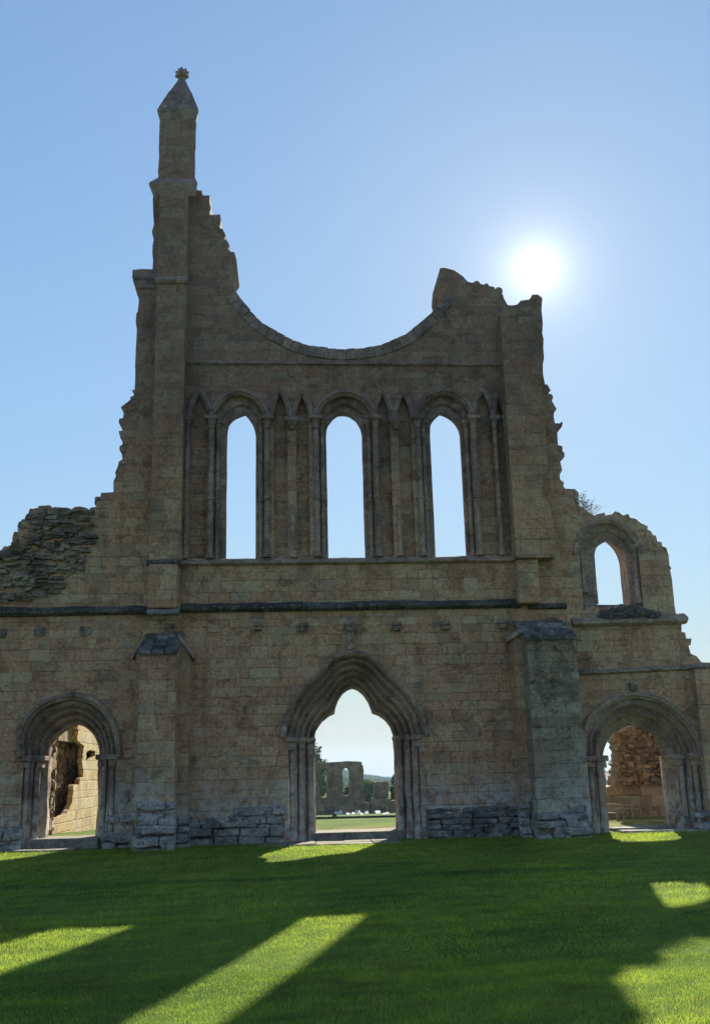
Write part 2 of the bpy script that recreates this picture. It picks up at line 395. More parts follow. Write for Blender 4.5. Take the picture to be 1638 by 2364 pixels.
SIL2 = [(1013, 650), (1015, 619), (1026, 618), (1048, 624), (1068, 638), (1079, 650), (1090, 653), (1096, 649), (1102, 648), (1110, 656), (1118, 657), (1119, 654), (1126, 655), (1128, 660), (1140, 662), (1142, 668), (1146, 663), (1154, 663), (1159, 680), (1163, 690), (1171, 704), (1181, 705), (1193, 703), (1201, 694), (1221, 691),
 (1228, 680), (1241, 680), (1251, 688), (1249, 715), (1253, 803), (1255, 826), (1252, 841), (1257, 887), (1263, 888), (1270, 901), (1265, 905), (1266, 909), (1273, 910), (1276, 917), (1273, 926), (1284, 944), (1278, 953), (1277, 962), (1280, 977),
 (1292, 977), (1295, 973), (1298, 976), (1296, 985), (1292, 990), (1285, 992), (1287, 1027), (1297, 1030), (1298, 1043), (1302, 1045), (1302, 1055), (1292, 1066), (1297, 1085), (1291, 1096), (1292, 1107), (1301, 1114), (1299, 1122),
 (1304, 1128), (1326, 1129), (1335, 1138), (1332, 1152), (1326, 1152), (1325, 1160), (1345, 1172), (1355, 1180), (1370, 1191), (1377, 1187), (1395, 1183), (1396, 1190), (1412, 1187), (1418, 1180), (1428, 1183), (1437, 1190), (1449, 1186), (1453, 1195),
 (1467, 1198), (1477, 1207), (1494, 1215), (1493, 1222), (1502, 1227), (1507, 1237), (1514, 1241), (1516, 1250), (1525, 1251), (1528, 1261), (1537, 1265), (1542, 1282), (1545, 1314), (1550, 1339), (1554, 1377), (1559, 1417), (1566, 1440),
 (1572, 1440), (1572, 1459), (1580, 1460), (1583, 1474), (1595, 1474), (1593, 1489), (1588, 1491), (1593, 1509), (1607, 1515), (1618, 1529), (1650, 1530), (1720, 1534), (1780, 1560)]
rj = random.Random(3)
outline = jitter([xz(*p) for p in SIL], .22, .035, rj)+[xz(*p) for p in ARC[1:]]+jitter([xz(*p) for p in SIL2], .22, .03, rj)
outline += [(outline[-1][0], -.5), (outline[0][0], -.5)]
def X(px, py, Y=0.): return at(px, py, Y).x
def Z(px, py, Y=0.): return at(px, py, Y).z
holes = []
ZS = Z(800, 1288)                         # sill level of the lancets
# --- lancets: outer order (front plane) and visible opening (0.55 m back)
W3 = [dict(o=(494, 609, 1120), osp=(548, 972), oap=(559, 911), l=(523, 1200), r=(590, 1200), sp=(560, 1000), ap=(564, 959), mid=(.47,)),
      dict(o=(738, 862, 1120), osp=(795, 972), oap=(792, 914), l=(756, 1200), r=(840, 1200), sp=(795, 996), ap=(790, 956)),
      dict(o=(976, 1091, 1120), osp=(1025, 968), oap=(1023, 911), l=(1001, 1200), r=(1073, 1200), sp=(1026, 992), ap=(1018, 958))]
ORD = .34
def arch_px(L, R_, Y, xl, xr, zb, xfit=True):
    """opening outline with the same point count as lancet(): traced head over straight sides"""
    a = resample(px_list(L, Y), 13); c = resample(px_list(R_, Y), 13)
    if xfit:
        xm = a[-1][0]
        a = [(xm+(x-xm)*(xm-xl)/(xm-a[0][0]), z) for x, z in a]; c = [(xm+(x-xm)*(xr-xm)/(c[-1][0]-xm), z) for x, z in c]
    za, zc = a[0][1], c[-1][1]
    return [(a[0][0], zb+(za-zb)*i/6) for i in range(6)]+a+c[1:]+[(c[-1][0], zc-(zc-zb)*(i+1)/6) for i in range(6)]
def px_list(L, Y): return [xz(a, b, Y) for a, b in L]
HEADS = [([(526, 1008), (527, 995), (531, 981), (541, 970), (553, 964), (566.5, 959)], [(566.5, 959), (575, 968), (584, 982), (589, 997), (590, 1008)]),
         ([(754.5, 1010), (755, 994), (759, 983), (768, 970), (778, 962), (790, 955)], [(790, 955), (806, 964), (820, 974), (829, 989), (832, 1001), (833, 1010)]),
         ([(994, 1007), (994.5, 985), (999, 974), (1008, 964), (1017, 956)], [(1017, 956), (1030, 964), (1045, 973), (1053, 982), (1058, 996), (1060, 1009)])]
for w, hd in zip(W3, HEADS):
    xl, xr = X(w['o'][0], w['o'][2]), X(w['o'][1], w['o'][2])
    w['O'] = lancet(xl, xr, ZS, Z(*w['osp']), Z(*w['oap']))
    il, ir = X(*w['l'], ORD), X(*w['r'], ORD)
    w['I'] = arch_px(*hd, ORD+.03, il, ir, ZS)
    holes.append(w['O'])
# --- blind arches (recess .28)
NI = [((438, 478, 1120), 975, (464, 911)), ((632, 664, 1120), 972, (647, 910)), ((684, 714, 1120), 972, (701, 915)),
      ((874, 904, 1120), 970, (888, 914)), ((923, 953, 1120), 970, (937, 914)), ((1108, 1143, 1120), 966, (1128, 908)), ((1154, 1172, 1120), 972, (1161, 926))]
niches = []
for (a, b, yy), sp, ap in NI:
    xl, xr = X(a, yy), X(b, yy)
    L = lancet(xl, xr, ZS+.02, Z(ap[0], sp), Z(*ap)); niches.append((L, ap)); holes.append(L)
# --- aisle window on the right
AW_O = lancet(X(1340, 1330), X(1478, 1330), Z(1410, 1402), Z(1405, 1280), Z(1398, 1206))
awl, awr = X(1376, 1340, ORD), X(1449, 1340, ORD)
AW_I = arch_px([(1372, 1282), (1374.7, 1269.6), (1378.4, 1262), (1389.6, 1254), (1402, 1248.5)], [(1402, 1248.5), (1414.6, 1256), (1427, 1264), (1440, 1274), (1444, 1292)], ORD+.03, awl, awr, Z(1415, 1393, ORD))
holes.append(AW_O)
# --- doors
def px_list(L, Y): return [xz(a, b, Y) for a, b in L]
HOOD_L = [(650, 1702), (652, 1690), (661, 1652), (680, 1613), (703, 1582), (729, 1562), (755, 1530), (785, 1511), (817, 1505.5)]
HOOD_R = [(817, 1505.5), (847, 1510.5), (873, 1530), (899, 1559), (925, 1580), (951, 1608), (974, 1645), (985, 1688), (987, 1700)]
OPEN_L = [(726, 1702), (729, 1688), (742, 1668), (759, 1654), (772, 1648), (773.5, 1636), (780, 1618), (791, 1602), (802.5, 1593), (813, 1589.5)]
OPEN_R = [(813, 1589.5), (825.5, 1594), (838.5, 1605), (850, 1623), (856.5, 1639), (858.5, 1647), (873, 1652), (889, 1663.5), (900.5, 1678), (906, 1694), (908, 1701)]
DY = .75
zi = Z(818, 1701)                                              # impost level
NR = 44
def split(L, R_, Y): a = resample(px_list(L, Y), NR); b = resample(px_list(R_, Y), NR); return a+b[1:]
DH = split(HOOD_L, HOOD_R, 0.)
DI = split(OPEN_L, OPEN_R, DY)
cx = at(817, 1600).x
DO = [(cx+(x-cx)*.95, zi+(z-zi)*.955) for x, z in DH]           # the order just inside the hood
DO[0] = (DO[0][0], zi); DO[-1] = (DO[-1][0], zi); DI[0] = (DI[0][0], zi); DI[-1] = (DI[-1][0], zi)
JL, JR = X(667, 1800), X(969, 1800)
jl_i, jr_i = X(727.5, 1800, DY), X(911.5, 1800, DY)
holes.append([(JL, -.6), (JL, zi)]+[p for p in DO[1:-1]]+[(JR, zi), (JR, -.6)])
def sidedoor(hl, hr, hs, ha, ol, or_, os_, oa, Y):
    O = lancet(hl, hr, -.2, hs, ha); I = lancet(ol, or_, -.2, os_, oa[1], oa[0]); return O, I
HL = ([(50, 1748), (50, 1700), (57, 1672), (72, 1650), (96, 1628), (120, 1617), (145, 1610), (168, 1607)], [(168, 1607), (192, 1610), (216, 1618), (242, 1641), (262, 1671), (271, 1705), (274, 1748)])
OL = ([(122, 1752), (123, 1722), (130, 1712), (140, 1700), (150, 1690), (165, 1680), (182, 1673)], [(182, 1673), (195, 1677), (208, 1687), (218, 1700), (226, 1715), (230, 1730), (230, 1752)])
HR = ([(1347, 1748), (1347, 1690), (1360, 1657), (1378, 1640), (1398, 1625), (1421, 1612), (1445, 1607), (1466, 1605)], [(1466, 1605), (1495, 1609), (1520, 1617), (1546, 1633), (1568, 1655), (1585, 1672), (1599, 1693), (1612, 1718), (1620, 1748)])
OR = ([(1391, 1757), (1392.6, 1735), (1400, 1714), (1411.6, 1697), (1428, 1684), (1449.5, 1677.5)], [(1449.5, 1677.5), (1468, 1678.5), (1488, 1685), (1506, 1695), (1517, 1712), (1525, 1738), (1530, 1757)])
def inset(O, cx_, z0, k): return [(cx_+(x-cx_)*k, z0+(z-z0)*k if z > z0 else z) for x, z in O]
LD_O = arch_px(*HL, 0, 0, 0, -.2, False); LD_O = inset(LD_O, X(162, 1740), LD_O[6][1], .95)
LD_I = arch_px(*OL, DY, X(113, 1790, DY), X(228, 1790, DY), -.2)
RD_O = arch_px(*HR, 0, 0, 0, -.2, False); RD_O = inset(RD_O, X(1484, 1740), RD_O[6][1], .955)
RD_I = arch_px(*OR, DY, X(1391, 1770, DY), X(1533, 1770, DY), -.2)
holes += [LD_O[:1]+LD_O+[LD_O[-1]], RD_O]
holes = [list(dict.fromkeys(h)) for h in holes]
for hh in holes[-2:]:
    hh[0] = (hh[0][0], -.6); hh[-1] = (hh[-1][0], -.6)
link('wall', slab(outline, holes, 0., WT), M['wall'], front)

ROLLS = lambda n, y0, y1, A, m=10: [(i/(n*m), y0+(y1-y0)*i/(n*m)+A*math.sin(2*math.pi*i/m)) for i in range(n*m+1)]
def shaft(parent, px, Y, zt, zb, r=.065, ring=True, xx=None, cap=True, name='shaft'):
    x = xx if xx is not None else X(px, 1120, Y)
    b = MB()
    pr = [(r*1.75, 0), (r*1.75, .07), (r*1.3, .1), (r*1.45, .14), (r, .2)]
    H = zt-zb
    if ring: pr += [(r, H*.44), (r*1.5, H*.445), (r*1.5, H*.46), (r, H*.465)]
    pr += [(r, H)]
    b.lathe((x, Y, zb), pr, 10); b.build(name, M['dressed'], parent, smooth=True)
    if cap:
        c = MB(); c.lathe((x, Y, zt), [(r, -.0), (r*1.35, .02), (r*1.05, .05), (r*1.3, .16), (r*1.95, .26)], 10)
        c.box(x-r*2.3, x+r*2.3, Y-r*2.3, min(Y+r*2.3, Y+.2), zt+.26, zt+.36); c.build('capital', M['dressed'], parent, smooth=True)
def hood(pts_out, pts_in, parent, y=-.11, name='hood_mould', mat='dressed'):
    pr = [(0, .02), (0, y*.6), (.25, y), (.6, y*.9), (.8, y*.35), (1, y*.3), (1, .02)]
    link(name, loft(pts_out, pts_in, pr, .015), M[mat], parent)
def arc_only(L, k=6): return L[k:-k]
def grow(L, d, dz=None):
    """offset an open arch outward"""
    out = []; n = len(L)
    for i in range(n):
        a = Vector(L[max(0, i-1)]); b = Vector(L[min(n-1, i+1)]); t = (b-a).normalized(); nn = Vector((-t.y, t.x)); p = Vector(L[i])+nn*d; out.append((p.x, p.y))
    return out
ZC = Z(795, 992)                                              # shaft top under the capitals
wl = []
for i, w in enumerate(W3):
    me = loft(w['O'], w['I'], [(0, 0.), (.0, .18), (.06, .21), (.42, .21), (.42, .27), (.5, .30), (.86, .30), (1., ORD), (1., .4), (.02, WT-.1), (0., WT+.001)], .012, i)
    ww = link('lancet_window', me, M['dressed'], front)
    a = arc_only(w['O']); hood(grow(a, .17), grow(a, .02), ww)
    xl, xr = w['O'][0][0], w['O'][-1][0]; il, ir = w['I'][0][0], w['I'][-1][0]
    for s, xo, xi in ((-1, xl, il), (1, xr, ir)):
        shaft(ww, 0, -.045, ZC, ZS+.02, .07, xx=xo+s*.085)
        shaft(ww, 0, .15, ZC-.06, ZS+.02, .058, xx=xo-s*.075)
    b = MB(); b.box(xl-.02, xr+.02, .012, WT-.02, ZS-.18, ZS+.0); b.build('sill', M['dressed'], ww)
    wl.append(ww)
rub_r = random.Random(5)
for i, (L, ap) in enumerate(niches):
    xl, xr = L[0][0], L[-1][0]
    n = slab(list(dict.fromkeys([(xl-.02, ZS-.05)]+grow(L, .02)[1:-1]+[(xr+.02, ZS-.05)])), [], .21, .5)
    nn = link('blind_arch', n, M['wall'], front)
    a = arc_only(L, 6); hood(grow(a, .15), grow(a, .015), nn, -.08)
for a, b_, pr in ((664, 684, (1, 2)), (904, 923, (3, 4))):     # broken corbelled capitals between the twin niches
    x0, x1 = X(a, 1000), X(b_, 1000)
    b = MB(); xm = (x0+x1)/2; zt = ZC
    b.box(xm-.2, xm+.2, -.12, .02, zt+.22, zt+.34); b.lathe((xm, -.02, zt), [(.05, -.02), (.1, .02), (.08, .07), (.17, .22)], 10)
    b.build('corbelled_capital', M['dressed'], front, smooth=True)
    shaft(front, 0, -.01, Z(795, 1165), ZS+.02, .06, ring=False, xx=xm, cap=False, name='broken_shaft')
shaft(front, 430, -.03, ZC, ZS+.02, .06); shaft(front, 1149, -.02, ZC, ZS+.02, .055); shaft(front, 1176, -.03, ZC, ZS+.02, .055)

# aisle window
aw = link('aisle_window', loft(AW_O, AW_I, [(0, 0), (0, .18), (.45, .2), (.45, .3), (1, ORD), (1, .4), (.02, WT-.1), (0, WT+.001)], .02, 9), M['dressed'], front)
a = arc_only(AW_O); hood(grow(a, .17), grow(a, .02), aw, -.07)
b = MB()
x0, x1 = AW_O[0][0], AW_O[-1][0]; zz = AW_I[0][1]
b.hexa([(x0+.05, -.1, zz-.55), (x1-.05, -.1, zz-.5), (x1-.05, WT, zz-.5), (x0+.05, WT, zz-.55), (x0+.05, .1, zz-.06), (x1-.05, .1, zz-.09), (x1-.05, WT, zz), (x0+.05, WT, zz)])
b.build('sill', M['rubble'], aw)
shaft(aw, 0, .1, AW_O[6][1]-.1, zz-.05, .06, ring=False, xx=x1-.09); shaft(aw, 0, .1, AW_O[6][1]-.1, zz+.25, .06, ring=False, xx=x0+.09)

# central doorway
door = link('doorway', loft(DO, DI, ROLLS(5, .0, DY, .075), .01, 4, True), M['dressed'], front); door['label'] = 'tall central trefoil-headed doorway'
pr = [(0, .02), (0, -.08), (.3, -.13), (.7, -.1), (1, -.02), (1, .02)]
hl = grow(DH, .05); hi = DO
link('hood_mould', loft(hl, hi, pr, .012, 2), M['dressed'], door)
back = [(p[0]+(p[0]-cx)*.25, p[1]+.12) for p in DI]; back[0] = (back[0][0], zi); back[-1] = (back[-1][0], zi)
link('rear_arch', loft(DI, back, [(0, DY), (0, DY+.15), (1, WT+.002)]), M['dressed'], door)
for xo, xi, s in ((JL, jl_i, 1), (JR, jr_i, -1)):
    O = [(xo, -.5), (xo, zi)]; I = [(xi, -.5), (xi, zi)]
    O = resample(O, 16); I = resample(I, 16)
    link('jamb', loft(O, I, [(0, 0), (.0, .14), (.08, .17), (.2, .12), (.3, .17), (.3, .3), (.42, .36), (.5, .3), (.6, .34), (.64, .48), (.78, .53), (.86, .46), (.94, .55), (1, .7), (1, .95), (.72, WT+.002)], .03, 6), M['dressed'], door)
    for t, Y in ((.12, .1), (.45, .27), (.8, .44)):
        xs = xo+(xi-xo)*t
        q = MB(); r = .075; q.lathe((xs, Y, -.1), [(r*1.7, 0), (r*1.7, .32), (r*1.3, .38), (r*1.4, .42), (r, .48), (r, zi-.18)], 10)
        q.build('shaft', M['dressed'], door, smooth=True)
    imp = MB()
    for t0, t1, Y in ((-.14, .3, -.07), (.3, .64, .14), (.64, 1.03, .34)):
        xa, xb = xo+(xi-xo)*t0, xo+(xi-xo)*t1
        if xa > xb: xa, xb = xb, xa
        imp.box(xa, xb, Y, 1.0, zi-.1, zi+.02, .012, rub_r); imp.box(xa+.04, xb-.04, Y+.05, 1.0, zi-.28, zi-.1, .012, rub_r)
    imp.build('impost', M['dressed'], door, bevel=.015)
st = MB(); z1 = Z(820, 1920, .35)
st.hexa([(jl_i-.12, .2, -.3), (jr_i+.14, .2, -.3), (jr_i+.14, 1.45, -.3), (jl_i-.12, 1.45, -.3), (jl_i-.12, .22, z1), (jr_i+.14, .2, z1+.0), (jr_i+.14, 1.45, z1+.01), (jl_i-.12, 1.45, z1)])
st.build('threshold', M['slab'], door, bevel=.02)
# side doorways
for O, I, nm, sd, mat in ((LD_O, LD_I, 'left', 1, 'dressed'), (RD_O, RD_I, 'right', 2, 'dressed')):
    k = 6
    oa, ia = O[k:-k], I[k:-k]
    if sd == 1: P = ROLLS(4, 0, DY, .075)
    else: P = [(0, 0), (.02, .1), (.1, .12), (.2, .05), (.27, .14), (.28, .32), (.4, .36), (.5, .26), (.57, .36), (.58, .56), (.8, .62), (1, DY)]
    d = link('doorway', loft(oa, ia, P, .012, sd+11, sd == 1), M[mat], front)
    d['label'] = 'moulded aisle doorway with pointed head' if sd == 1 else 'moulded aisle doorway with rounder head'
    hood(grow(oa, .16), grow(oa, .0), d, -.12)
    cxx = (ia[0][0]+ia[-1][0])/2
    bk = [(p[0]+(p[0]-cxx)*.3, p[1]+.15) for p in ia]
    link('rear_arch', loft(ia, bk, [(0, DY), (0, DY+.12), (1, WT+.002)]), M[mat], d)
    zs = oa[0][1]
    for xo, xi in ((oa[0][0], ia[0][0]), (oa[-1][0], ia[-1][0])):
        OO = resample([(xo, -.5), (xo, zs)], 14); II = resample([(xi, -.5), (xi, zs)], 14)
        link('jamb', loft(OO, II, [(0, 0), (0, .16), (.2, .2), (.34, .14), (.42, .22), (.44, .4), (.6, .42), (.72, .36), (.8, .46), (1, .72), (1, .95), (.7, WT+.002)], .045, sd+20), M[mat], d)
        for t, Y in ((.16, .12), (.6, .33)):
            q = MB(); r = .07; q.lathe((xo+(xi-xo)*t, Y, -.1), [(r*1.7, 0), (r*1.7, .3), (r*1.2, .36), (r, .42), (r, zs-.16)], 10); q.build('shaft', M[mat], d, smooth=True)
        im = MB()
        for t0, t1, Y in ((-.12, .42, -.06), (.42, 1.0, .22)):
            xa, xb = sorted((xo+(xi-xo)*t0, xo+(xi-xo)*t1))
            im.box(xa, xb, Y, .95, zs-.1, zs+.03, .012, rub_r); im.box(xa+.05, xb-.05, Y+.05, .95, zs-.26, zs-.1, .012, rub_r)
        im.build('impost', M[mat], d, bevel=.015)
    x0, x1 = ia[0][0], ia[-1][0]; t = MB()
    if sd == 1: t.box(x0-.3, x1+.2, .0, 1.5, -.3, Z(160, 1937, .0), .02, rub_r)
    else:
        t.box(x0+.1, x1+.3, .55, 1.5, -.3, Z(1470, 1912, .55), .02, rub_r); t.box(x0+.1, x1+.45, -.0, .53, -.3, Z(1470, 1934, 0.), .02, rub_r)
        t.box(x0+.0, x1+.6, -.45, -.02, -.3, .06, .02, rub_r)
    t.build('threshold', M['base'] if sd == 2 else M['slab'], d, bevel=.02)

# --- strings, ledges
def ledge(x0, x1, z0, z1, p, mat, parent=front, name='string_course', zr0=None, zr1=None, seed=1, drip=.45, y0=0.):
    """moulding with sloped top; broken a little along its length"""
    rr = random.Random(seed); n = max(2, int(abs(x1-x0)/.35)); v = []; f = []
    zr0 = z0 if zr0 is None else zr0; zr1 = z1 if zr1 is None else zr1
    for i in range(n+1):
        t = i/n; x = x0+(x1-x0)*t; a = z0+(zr0-z0)*t; b = z1+(zr1-z1)*t; h = b-a
        q = p*rr.uniform(.8, 1.08); e = rr.uniform(-.02, .02)
        for yy, zz in ((.03, b+e), (-q*.25, b-h*.15+e), (-q, a+h*drip+e), (-q, a+h*.22+e), (-q*.6, a+h*.05), (-q*.5, a), (.03, a-h*.03)): v.append((x, y0+yy, zz))
    for i in range(n):
        for k in range(6): f.append((i*7+k, (i+1)*7+k, (i+1)*7+k+1, i*7+k+1))
    f.append(tuple(range(7))); f.append(tuple(n*7+k for k in reversed(range(7))))
    return link(name, mesh(v, f), M[mat], parent)
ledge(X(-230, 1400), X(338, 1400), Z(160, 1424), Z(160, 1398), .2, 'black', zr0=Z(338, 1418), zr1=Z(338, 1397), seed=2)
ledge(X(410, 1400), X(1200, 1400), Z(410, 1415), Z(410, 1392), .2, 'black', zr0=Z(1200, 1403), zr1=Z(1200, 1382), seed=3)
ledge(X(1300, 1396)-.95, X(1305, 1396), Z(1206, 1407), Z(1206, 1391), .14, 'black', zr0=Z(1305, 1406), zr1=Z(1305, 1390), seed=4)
ledge(X(428, 838), X(1170, 843), Z(428, 842), Z(428, 832), .1, 'dressed', zr0=Z(1170, 846), zr1=Z(1170, 838), seed=5)
ledge(X(412, 1290), X(1196, 1285), ZS-.17, ZS+.01, .13, 'dressed', seed=6)
ledge(X(1317, 1440), X(1580, 1440), Z(1317, 1448), Z(1317, 1424), .26, 'dressed', zr0=Z(1580, 1440), zr1=Z(1580, 1416), seed=7)
ledge(X(1326, 1550), X(1640, 1540), Z(1336, 1559), Z(1336, 1547), .15, 'rubble', zr0=Z(1614, 1545), zr1=Z(1614, 1530), seed=8)
# broken weathering under the aisle window
rb = MB()
for k in range(46):
    px = rub_r.uniform(1385, 1512); t = (px-1385)/127; py = 1424-rub_r.random()*26*math.sin(math.pi*min(1, max(.12, t)))
    p = at(px, py, -.1); rb.stone((p.x, p.y+rub_r.uniform(-.06, .2), p.z), rub_r.uniform(.15, .4), .4, rub_r.uniform(.08, .2), rub_r, .3)
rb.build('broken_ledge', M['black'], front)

# cut stones of the rose window's lower rim
vr = random.Random(71); A_ = resample([xz(*p) for p in ARC], 30); vb = MB()
B_ = grow(A_, -.3)
for i in range(29):
    yv = -.035-vr.uniform(0, .04); e = vr.uniform(-.012, .012); k = .97 if i < 28 else 1.
    a0, a1 = Vector(A_[i]), Vector(A_[i]).lerp(Vector(A_[i+1]), k); b0, b1 = Vector(B_[i]), Vector(B_[i]).lerp(Vector(B_[i+1]), k)
    up = Vector((0, .02+e))
    vb.hexa([(b0.x, yv, b0.y), (b1.x, yv, b1.y), (b1.x, .3, b1.y), (b0.x, .3, b0.y), (a0.x+up.x, yv, a0.y+up.y), (a1.x, yv, a1.y+up.y), (a1.x, .5, a1.y+up.y), (a0.x, .5, a0.y+up.y)])
vb.build('rose_window_rim', M['dressed'], front, bevel=.015)
# --- buttresses
def prism_y(poly, y0, y1): return slab(poly, [], y0, y1)
def stage(b, xl, xr, y0, y1, z0, z1): b.box(xl, xr, y0, y1, z0, z1)
# upper left pier, full height
yU = -.55
uL, uR = X(351, 1050, yU), X(421, 1050, yU)
zTop, zStr = Z(395, 430, yU), Z(395, 640, yU)
b = MB(); b.box(uL, uR, yU, -.002, ZS-.12, zTop); bl = rough(b.build('buttress', M['butt'], front))
ub = MB(); ub.box(X(341, 1350, -.68), X(411, 1350, -.68), -.68, -.004, Z(375, 1403, -.68), Z(375, 1301, -.68), .01, rub_r); ub.build('pier_block', M['butt'], bl, bevel=.03)
ledge(X(338, 1292, -.7), X(414, 1292, -.7), Z(375, 1304, -.7), Z(375, 1289, -.7), .12, 'black', bl, 'pier_weathering', seed=9, y0=-.58)
ledge(X(338, 1410, -.72), X(414, 1410, -.72), Z(375, 1419, -.72), Z(375, 1402, -.72), .14, 'base', bl, 'pier_weathering', seed=10, y0=-.6)
ledge(uL-.04, uR+.04, zStr-.2, zStr+.06, .12, 'dressed', bl, 'pier_string', seed=11, y0=yU)
b = MB(); b.box(X(306, 630), uL+.05, -.12, WT*.6, Z(306, 648), Z(306, 624), .02, rub_r); b.hexa([(X(314, 665)-.0, -.05, Z(314, 668)), (uL, -.05, Z(314, 668)), (uL, .8, Z(314, 668)), (X(314, 665), .8, Z(314, 668)),
    (X(307, 648), -.11, Z(306, 648)-.004), (uL, -.11, Z(306, 648)-.004), (uL, .8, Z(306, 648)-.004), (X(307, 648), .8, Z(306, 648)-.004)]); b.build('side_cornice', M['dressed'], bl, bevel=.03)
# pinnacle
yA = yU+.0
pL, pR = X(366, 330, yA), X(452, 330, yA); zc = Z(405, 420, yA); ze = Z(412, 252, yA)
dep = 1.25
def frustum(b, x0, x1, y0, y1, z0, X0, X1, Y0, Y1, z1):
    q0, q1 = .24*(x1-x0), .24*(X1-X0)
    b.hexa([(x0, y0, z0), (x1, y0, z0), (x1-q0, y1, z0), (x0+q0*.3, y1, z0), (X0, Y0, z1), (X1, Y0, z1), (X1-q1, Y1, z1), (X0+q1*.3, Y1, z1)])
b = MB(); CT = .3; b.hexa([(pL, yA+.06, zc-.1), (pR, yA+.06, zc-.1), (pR-CT, yA+dep-.06, zc-.1), (pL+.1, yA+dep-.06, zc-.1), (pL, yA+.06, ze+.05), (pR, yA+.06, ze+.05), (pR-CT, yA+dep-.06, ze+.05), (pL+.1, yA+dep-.06, ze+.05)]); pin = rough(b.build('pinnacle', M['butt'], front, bevel=.04))
b = MB(); e = .15
frustum(b, pL-.02, pR+.02, yA+.03, yA+dep, zc-.42, pL-e-.08, pR+e*.5, yA-.06, yA+dep, zc-.12)
frustum(b, pL-e-.08, pR+e*.5, yA-.06, yA+dep, zc-.119, pL-e-.06, pR+e*.5, yA-.05, yA+dep, zc-.04)
frustum(b, pL-e-.06, pR+e*.5, yA-.05, yA+dep, zc-.039, pL-.003, pR+.003, yA+.055, yA+dep-.05, zc+.17)
b.build('collar', M['dressed'], pin, bevel=.012)
xm, ym = (pL+pR)/2+.02, yA+dep/2
zn = Z(420, 186, ym)
b = MB()
frustum(b, pL, pR, yA+.05, yA+dep-.05, ze-.3, pL-.07, pR+.07, yA-.02, yA+dep+.02, ze-.08)
frustum(b, pL-.07, pR+.07, yA-.02, yA+dep+.02, ze-.079, pL-.06, pR+.06, yA-.01, yA+dep+.01, ze)
q = .62; s1 = Z(420, 214, yA+.3)
hw = (pR-pL)/2
frustum(b, pL-.06, pR+.06, yA-.01, yA+dep+.01, ze+.001, xm-hw*q, xm+hw*q, ym-dep/2*q, ym+dep/2*q, s1)
frustum(b, xm-hw*q*.96, xm+hw*q*.96, ym-dep/2*q*.96, ym+dep/2*q*.96, s1+.001, xm-.085, xm+.085, ym-.085, ym+.085, zn)
b.build('spirelet', M['dressed'], pin, bevel=.012)
fb = MB(); fh = Z(420, 158, ym)-zn
fb.lathe((xm, ym, zn-.02), [(.1, 0), (.085, fh*.22), (.15, fh*.3), (.17, fh*.55), (.13, fh*.75), (.12, fh*.8)], 8)
for k in range(4):
    t = math.pi/2*k; dx, dy = math.cos(t), math.sin(t)
    fb.tube((xm+dx*.06, ym+dy*.06, zn+fh*.34), (xm+dx*.2, ym+dy*.2, zn+fh*.36), .075, .05, 6)
    fb.tube((xm+dx*.06, ym+dy*.06, zn+fh*.62), (xm+dx*.19, ym+dy*.19, zn+fh*.7), .075, .035, 6)
for dx in (-.1, .1): fb.tube((xm+dx*.6, ym, zn+fh*.7), (xm+dx*1.1, ym, zn+fh*.98), .06, .025, 6)
fb.build('finial', M['dressed'], pin)
# upper right pier
yR = -.5
rL = X(1184, 1180, yR); rR = X(1243, 780, yR)
zrt = Z(1215, 712, yR)
poly = [(rL, ZS-.15), (rL, zrt-.15)]+jitter([(rL, zrt-.15), (rL+.2, zrt-.05), ((rL+rR)/2, zrt), (rR-.25, zrt-.1), (rR, zrt+.15), (rR, Z(1250, 840, yR)), (rR-.03, 9.4), (rR-.25, 8.6), (rR-.05, 8.2), (rR, ZS-.15)], .3, .03, rj)[1:]
rb_ = link('buttress', prism_y(poly, yR, -.003), M['butt'], front)
x0, x1 = X(1196, 1340, -.52), X(1300, 1340, -.52)
b = MB(); b.box(x0, x1-.6, -.42, -.004, Z(1240, 1391, -.4), ZS-.17, .01, rub_r); b.build('pier_block', M['butt'], rb_, bevel=.03)
